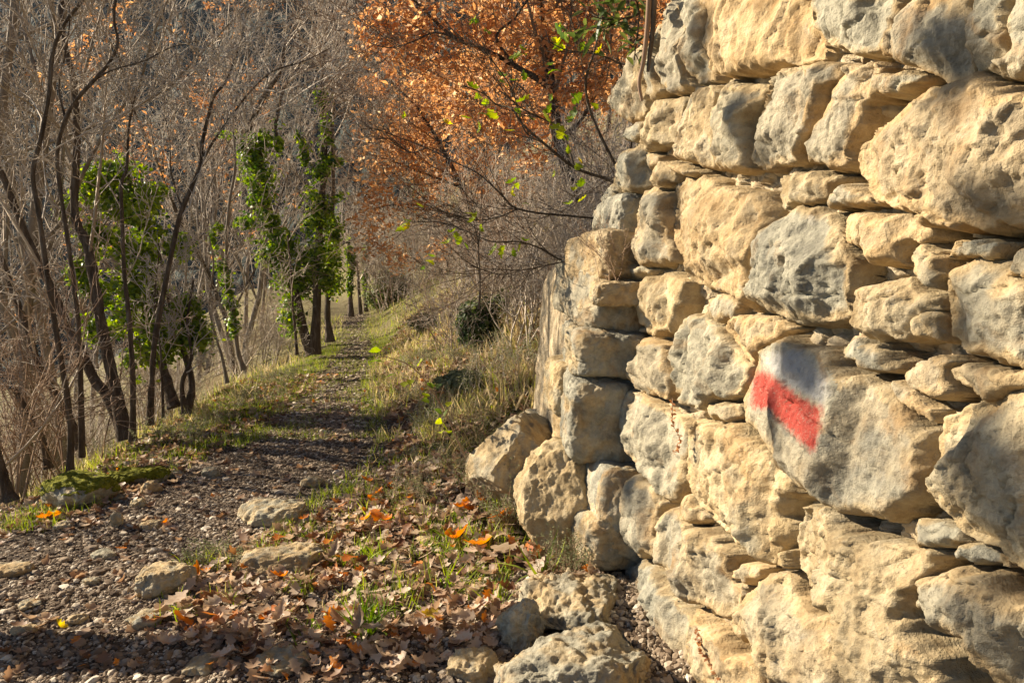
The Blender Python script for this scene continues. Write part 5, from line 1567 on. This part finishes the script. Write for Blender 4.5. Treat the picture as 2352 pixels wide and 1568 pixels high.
# evergreen shrubs on the bank
def evergreen(px, py, w, h, label, seed, tint, Y=None, size=(0.03, 0.06), n=2600, mat='shrub'):
    g = ground_pt(px, py)
    k = g[1] / F
    rr = rng_for('evergreen', seed)
    root = empty('evergreen_shrub', g)
    out = []
    for q in range(9):
        a = rr.uniform(0, 6.28)
        grow(rr, out, np.zeros(3), np.array([math.cos(a) * 0.5, math.sin(a) * 0.5, 1.0]), h * k * rr.uniform(0.6, 0.95), 0.012, 0, BRUSH)
    b = Buf(); tubes(b, [(p, q_) for p, q_, _ in out], 3); link('stems', b.mesh('stems'), M['bark_dark'], root)
    d = rr.normal(size=(n, 3)); d /= np.linalg.norm(d, axis=1, keepdims=True)
    rd = (0.35 + 0.65 * rr.random(n) ** 0.5) * (1 + 0.5 * fbm(d * 2.4 + seed, 3, 95))
    P = d * rd[:, None] * np.array([w * k / 2, w * k / 2.4, h * k / 2]) + np.array([0, 0, h * k * 0.5])
    V, Fs, tt = scatter(IVY[0], IVY[1], P, rot_align(d + rr.normal(0, 0.5, (n, 3)) + [0, 0, 0.4], rr), rr.uniform(*size, n), np.clip(rr.normal(tint, 0.2, n), 0, 1))
    b = Buf(); b.add(V, Fs, tt); link('foliage', b.mesh('foliage'), M[mat], root)
    return tag(root, label, 'shrub')
evergreen(1098, 795, 100, 110, 'small dark green bush on the grassy bank left of the wall', 1, 0.35)
evergreen(878, 712, 80, 60, 'pale green rounded bush where the path bends', 2, 0.85, n=2200, size=(0.05, 0.09))
evergreen(905, 690, 90, 70, 'dull green bush behind the pale one at the bend', 3, 0.55, n=2200, size=(0.05, 0.09))
evergreen(990, 560, 110, 130, 'green shrub high on the bank under the russet oak', 4, 0.8, n=2200, size=(0.04, 0.08))
evergreen(1180, 720, 90, 60, 'loose green shrub on the bank close to the wall end', 5, 0.8, n=1300)
evergreen(960, 470, 70, 80, 'grey green shrub half hidden by bare twigs on the bank', 6, 0.7, n=900, size=(0.05, 0.08))
evergreen(470, 850, 120, 120, 'dark undergrowth bush behind the ivy clump', 7, 0.35, n=2200)
evergreen(980, 760, 90, 40, 'low grey green mound of herbs on the bank', 8, 0.7, n=1500, mat='herb', size=(0.02, 0.05))
evergreen(1060, 900, 110, 50, 'low pale bush of herbs just left of the wall end', 9, 0.6, n=2000, mat='herb', size=(0.02, 0.05))

# ------------------------------------------------------------------ young oak by the wall: long thin shoots with yellow green leaves
def young_oak():
    base = np.array([0.62, 3.95, float(ground_z(0.62, 3.95))])
    root = empty('young_oak', base)
    z2 = lambda pl: [(700 + 0.5 * x, 0.5 * y) for x, y in pl]
    hub = at(1440, 430, 3.75)
    stems = [
      ([(1480, 860), (1380, 820), (1240, 770), (1100, 660), (1000, 570), (950, 500), (880, 480), (820, 430), (720, 390)], 3.7, 0.010),
      ([(1500, 1000), (1200, 990), (980, 960), (900, 890), (800, 800), (680, 740), (560, 680), (430, 630), (320, 590)], 3.9, 0.007),
      ([(1300, 1215), (1180, 1195), (1080, 1140), (980, 1110), (860, 1110), (740, 1060), (620, 1020), (520, 1020)], 3.6, 0.006),
      ([(1300, 1180), (1150, 1210), (1000, 1240), (860, 1235)], 3.5, 0.005),
      ([(1240, 770), (1180, 600), (1080, 540), (1000, 500), (900, 420)], 3.72, 0.005),
      ([(1100, 660), (1010, 600), (960, 430), (900, 330), (830, 240)], 3.75, 0.005),
      ([(1000, 1240), (900, 1260), (760, 1220)], 3.5, 0.003),
      ([(1480, 860), (1330, 560), (1290, 380), (1340, 200), (1350, 0), (1352, -80)], 3.6, 0.010),
      ([(1520, 360), (1440, 290), (1340, 250), (1200, 230), (1120, 190)], 3.6, 0.006),
      ([(800, 1420), (805, 1300), (800, 1180), (790, 1060)], 4.3, 0.008),
      ([(980, 960), (880, 1000), (780, 1010), (660, 980)], 3.9, 0.004),
      ([(560, 680), (480, 700), (400, 640), (330, 640)], 3.9, 0.003)]
    lines, tw = [], []
    rr = rng_for('young_oak')
    lines.append((smooth_line([np.zeros(3), (hub - base) * 0.55 + [0.03, 0, 0], hub - base], 5), np.linspace(0.02, 0.012, 11)))
    for pl, Y, rad0 in stems:
        P = np.array([at(x, y, Y + 0.05 * math.sin(q * 1.3)) for q, (x, y) in enumerate(z2(pl))])
        if rad0 in (0.010, 0.007, 0.006) and Y < 4: P = np.vstack([hub, P])
        pts = smooth_line(P, 4) - base
        lines.append((pts, np.linspace(rad0, 0.0026, len(pts))))
        out = []
        for q in range(9):
            i = rr.integers(2, len(pts) - 1)
            tg = pts[i] - pts[i - 1]; tg /= np.linalg.norm(tg)
            d = tg + rr.normal(0, 0.5, 3)
            grow(rr, out, pts[i], d, rr.uniform(0.15, 0.5), 0.0024, 0, dict(LIMB, levels=3, kids=[4, 3], rmin=0.0011, n=[5, 4, 3]))
        tw += [(p, q_) for p, q_, _ in out]
    b = Buf(); tubes(b, lines, 6); tubes(b, tw, 3)
    link('branches', b.mesh('branches'), M['bark_dark'], root)
    spots = [(970,260,1),(1000,230,.7),(1170,150,1.3),(1130,300,1),(1170,220,.9),(1010,360,.8),(960,370,.6),(920,380,.9),(1360,250,1),(1270,215,.7),(800,440,1),(830,470,.8),(650,570,.7),(860,530,.9),(810,585,.8),(940,600,.8),(1010,460,.9),(980,510,.8),(1040,550,.7),(1110,540,1),(1150,590,1),(1240,540,1.1),(1250,450,.9),(1330,480,.8),(1200,640,.9),(1210,690,.7),(1260,740,.9),(1140,450,.8),(460,1030,1),(470,1015,.7),(440,1052,.8),(780,1010,1),(680,1070,.9),(710,1100,.8),(650,1120,.8),(740,1130,.7),(800,1060,.8),(870,1150,.9),(1010,1110,1),(960,1170,.7),(580,1180,.8),(575,1200,.8),(540,1237,.7),(530,945,.8),(940,880,.9),(975,850,.8),(1150,800,.7),(1270,840,1),(1280,915,.8),(1020,935,.7),(1210,940,.8),(740,540,.8),(470,530,.7),(1180,130,.9),(1190,180,.9),(780,100,.9),(840,140,.8)]
    k = 0
    for (x, y, s_) in spots:
        P = at(700 + 0.5 * x, 0.5 * y, 3.6 + rr.uniform(-0.12, 0.2))
        for m in range(2 if s_ >= 0.9 else 1):
            T_ = leafT[k % 5]
            R = rot_random(rr, 1, 1.4)[0]
            me_V = (T_[0] * rr.uniform(0.055, 0.085) * s_) @ R.T + (P - base) + rr.normal(0, 0.02, 3) * m
            tint = np.full(len(me_V), float(np.clip(rr.choice([0.1, 0.35, 0.6, 0.75, 0.85, 0.5, 0.97], p=[.16, .2, .24, .18, .12, .06, .04]) + rr.normal(0, .05), 0, 1)))
            link('leaf', mesh_np('leaf', me_V, T_[1], True, {'tint': tint}), M['green_oak'], root)
            k += 1
    return tag(root, 'young oak with long bare shoots and scattered yellow green leaves beside the wall end', 'young tree')
young_oak()

# evergreen sprig hanging over the wall top
def bramble():
    z5 = lambda pl: [(700 + 0.5 * x, 784 + 0.5 * y) for x, y in pl]
    st = z5([(790, 640), (730, 520), (650, 340), (560, 190), (480, 110), (390, 75), (340, 70)])
    Y = 3.9
    g = ground_pt(*st[0]); Y = float(g[1])
    P = np.array([at(x, y, Y - 0.06 * q) for q, (x, y) in enumerate(st)])
    root = empty('bramble', P[0])
    pts = smooth_line(P, 5) - P[0]
    lines = [(pts, np.linspace(0.005, 0.002, len(pts)))]
    for pl in ([(650, 320), (760, 380), (790, 440)], [(650, 300), (690, 360), (740, 410)], [(560, 190), (590, 260), (610, 330)], [(640, 330), (610, 300), (640, 200)], [(730, 520), (640, 420), (560, 400)]):
        q = np.array([at(x, y, Y - 0.15) for x, y in z5(pl)]) - P[0]
        s_ = smooth_line(q, 4); lines.append((s_, np.linspace(0.0025, 0.0012, len(s_))))
    b = Buf(); tubes(b, lines, 5); link('stem', b.mesh('stem'), M['twig_brown'], root)
    rr = rng_for('bramble')
    T_ = simple_leaf(0.36, 0.3, 0.15)
    for (x, y, s_, ti) in [(350,40,1,.6),(345,90,1.1,.5),(365,95,.8,.4),(540,85,1.1,.7),(485,175,1,.75),(455,210,1.1,.75),(615,195,1,.0),(555,260,1.1,.65),(570,272,.9,.5),(562,190,.9,.2),(630,330,.9,.2),(605,362,1.1,.8),(650,410,1.1,.7),(630,412,1,.75),(655,300,.9,.8),(410,150,.8,.3),(640,345,.8,.45),(500,120,.7,.6)]:
        p = at(*z5([(x, y)])[0], Y - 0.2) - P[0]
        R = rot_random(rr, 1, 1.3)[0]
        V = (T_[0] * s_ * rr.uniform(0.05, 0.065)) @ R.T + p
        link('leaf', mesh_np('leaf', V, T_[1], True, {'tint': np.full(len(V), ti)}), M['green_oak'], root)
    return tag(root, 'arching bramble shoot with yellow green leaves rising from the litter', 'bramble')
bramble()
g = at(1470, 30, 3.0)
root = empty('evergreen_sprig', g)
rr = rng_for('sprigtop')
out = []
for q in range(5):
    grow(rr, out, np.zeros(3), np.array([rr.normal(-0.5, 0.4), rr.normal(0, 0.3), rr.normal(0.0, 0.6)]), 0.2, 0.004, 0, dict(BRUSH, levels=2, n=[5, 4], kids=[4]))
b = Buf(); tubes(b, [(p, q_) for p, q_, _ in out], 4); link('stems', b.mesh('stems'), M['bark_dark'], root)
tips = np.concatenate([p for p, _, _ in out])
T_ = simple_leaf(0.14, 0.3, 0.15)
P = tips[rr.integers(0, len(tips), 110)] + rr.normal(0, 0.02, (110, 3))
V, Fs, tt = scatter(T_[0], T_[1], P, rot_random(rr, 110, 1.3), rr.uniform(0.05, 0.09, 110), rr.uniform(0.3, 0.9, 110))
b = Buf(); b.add(V, Fs, tt); link('foliage', b.mesh('foliage'), M['shrub'], root)
tag(root, 'narrow leaved evergreen sprig rooted at the top left of the wall', 'plant')

for q in range(34):                                        # tangle of leafless shoots on the bank close to the wall
    y = r.uniform(4.9, 7.6); x = float(right_e(y)) + r.uniform(0.5, 2.4)
    put_brush(x, y, r.uniform(0.45, 0.8), int(q % 2) if q % 5 else 2)

# trees just left of the view, whose shade falls across the near path and dapples the wall
def shade_tree():
    stub = empty('leaning_trunk', (-2.6, 2.45, float(ground_z(-2.6, 2.45))))
    top = np.array([-0.13, 1.01, 1.62])
    pts = smooth_line([np.array([0.02, -0.1, -0.2]), top * 0.3 + [0.02, 0, -0.02], top * 0.7 + [-0.03, 0, 0.03], top], 6)
    b = Buf(); tubes(b, [(pts, np.linspace(0.12, 0.075, len(pts)) * (1 + rng_for('lt').normal(0, 0.04, len(pts))))], 10); link('trunk', b.mesh('trunk'), M['bark_dark'], stub)
    rr = rng_for('stub'); n = 900
    d = rr.normal(size=(n, 3)); d /= np.linalg.norm(d, axis=1, keepdims=True)
    c_ = top[None] * np.where(rr.random(n) < 0.6, 1.0, rr.uniform(0.15, 1, n))[:, None]
    P = c_ + d * (rr.random(n) ** 0.5)[:, None] * np.array([0.14, 0.14, 0.14])
    V, Fs, tt = scatter(IVY[0], IVY[1], P, rot_align(d + [0, 0, 0.3], rr), rr.uniform(0.04, 0.07, n), rr.uniform(0.1, 0.8, n))
    b = Buf(); b.add(V, Fs, tt); link('ivy', b.mesh('ivy'), M['ivy'], stub)
    tag(stub, 'leaning broken trunk with ivy standing just left of the view', 'tree')
    base = np.array([-8.9, 4.2, float(ground_z(-8.9, 4.2))])
    tree = empty('ivy_tree', base)
    out = []
    top = np.array([-8.9, 4.4, 5.6])
    pts = smooth_line([base - [0, 0, 0.3], base * 0.6 + top * 0.4 + [0.1, 0.1, 0], top], 6)
    lines = [(pts - base, np.linspace(0.11, 0.04, len(pts)))]
    Ps = []
    for (px, py, rad_px, dens) in [(2225, 1050, 75, 1.0), (2250, 1130, 60, 0.9), (2180, 1000, 40, 0.7), (2120, 70, 60, 1.0), (2130, 150, 50, 1.0), (1800, 800, 52, 0.8), (1850, 840, 40, 0.7), (1672, 250, 20, 1.0), (1690, 320, 18, 0.9), (1760, 960, 35, 0.6), (1560, 180, 20, 0.8), (1590, 60, 25, 0.8), (2240, 470, 40, 0.35), (2100, 700, 35, 0.6), (1440, 390, 30, 1.0), (1440, 1110, 22, 1.0), (1500, 430, 16, 0.8)]:
        q, t = to_wall(np.array([float(px)]), np.array([float(py)]), 0.08)
        W = WALL_O + _n * 0.08 + q[0, 0] * _a + q[0, 1] * _v
        c = W + SUN * 9.0
        R_ = rad_px * float(t[0]) / F
        n = int(90 + 420 * dens * (R_ / 0.1) ** 2)
        d = rr.normal(size=(n, 3)); d /= np.linalg.norm(d, axis=1, keepdims=True)
        Ps.append(c + d * (rr.random(n) ** 0.5)[:, None] * R_ * 1.1)
        i = int(np.argmin(np.linalg.norm(pts - c + [0, 0, 0.8], axis=1)))
        bl_ = smooth_line([pts[i], (pts[i] + c) / 2 + rr.normal(0, 0.1, 3), c], 4)
        lines.append((bl_ - base, np.linspace(0.012, 0.005, len(bl_))))
    P = np.concatenate(Ps)
    V, Fs, tt = scatter(IVY[0], IVY[1], P - base, rot_random(rr, len(P), 1.5), rr.uniform(0.04, 0.07, len(P)), rr.uniform(0.1, 0.9, len(P)))
    b = Buf(); tubes(b, lines, 6); link('trunk', b.mesh('trunk'), M['bark_dark'], tree)
    b = Buf(); b.add(V, Fs, tt); link('ivy', b.mesh('ivy'), M['ivy'], tree)
    tag(tree, 'ivy hung tree down the slope left of the view', 'tree')
shade_tree()

# ------------------------------------------------------------------ the winter air of the valley
def haze(density):
    x0, x1, y0, y1, z0, z1 = -300, 280, -20, 345, -80, 330
    V = np.array([[x, y, z] for x in (x0, x1) for y in (y0, y1) for z in (z0, z1)], float)
    f = [[0, 1, 3, 2], [4, 6, 7, 5], [0, 4, 5, 1], [2, 3, 7, 6], [0, 2, 6, 4], [1, 5, 7, 3]]
    m = bpy.data.materials.new('air'); m.use_nodes = True
    nt = m.node_tree; nt.nodes.clear()
    out = nt.nodes.new('ShaderNodeOutputMaterial'); v = nt.nodes.new('ShaderNodeVolumePrincipled')
    v.inputs['Color'].default_value = (0.80, 0.88, 1.0, 1)
    v.inputs['Density'].default_value = density
    v.inputs['Anisotropy'].default_value = 0.3
    nt.links.new(v.outputs[0], out.inputs['Volume'])
    tag(link('haze', mesh_np('haze', V, [f], False), m), 'thin pale winter haze filling the valley', 'haze', kind='stuff')
haze(0.00012)
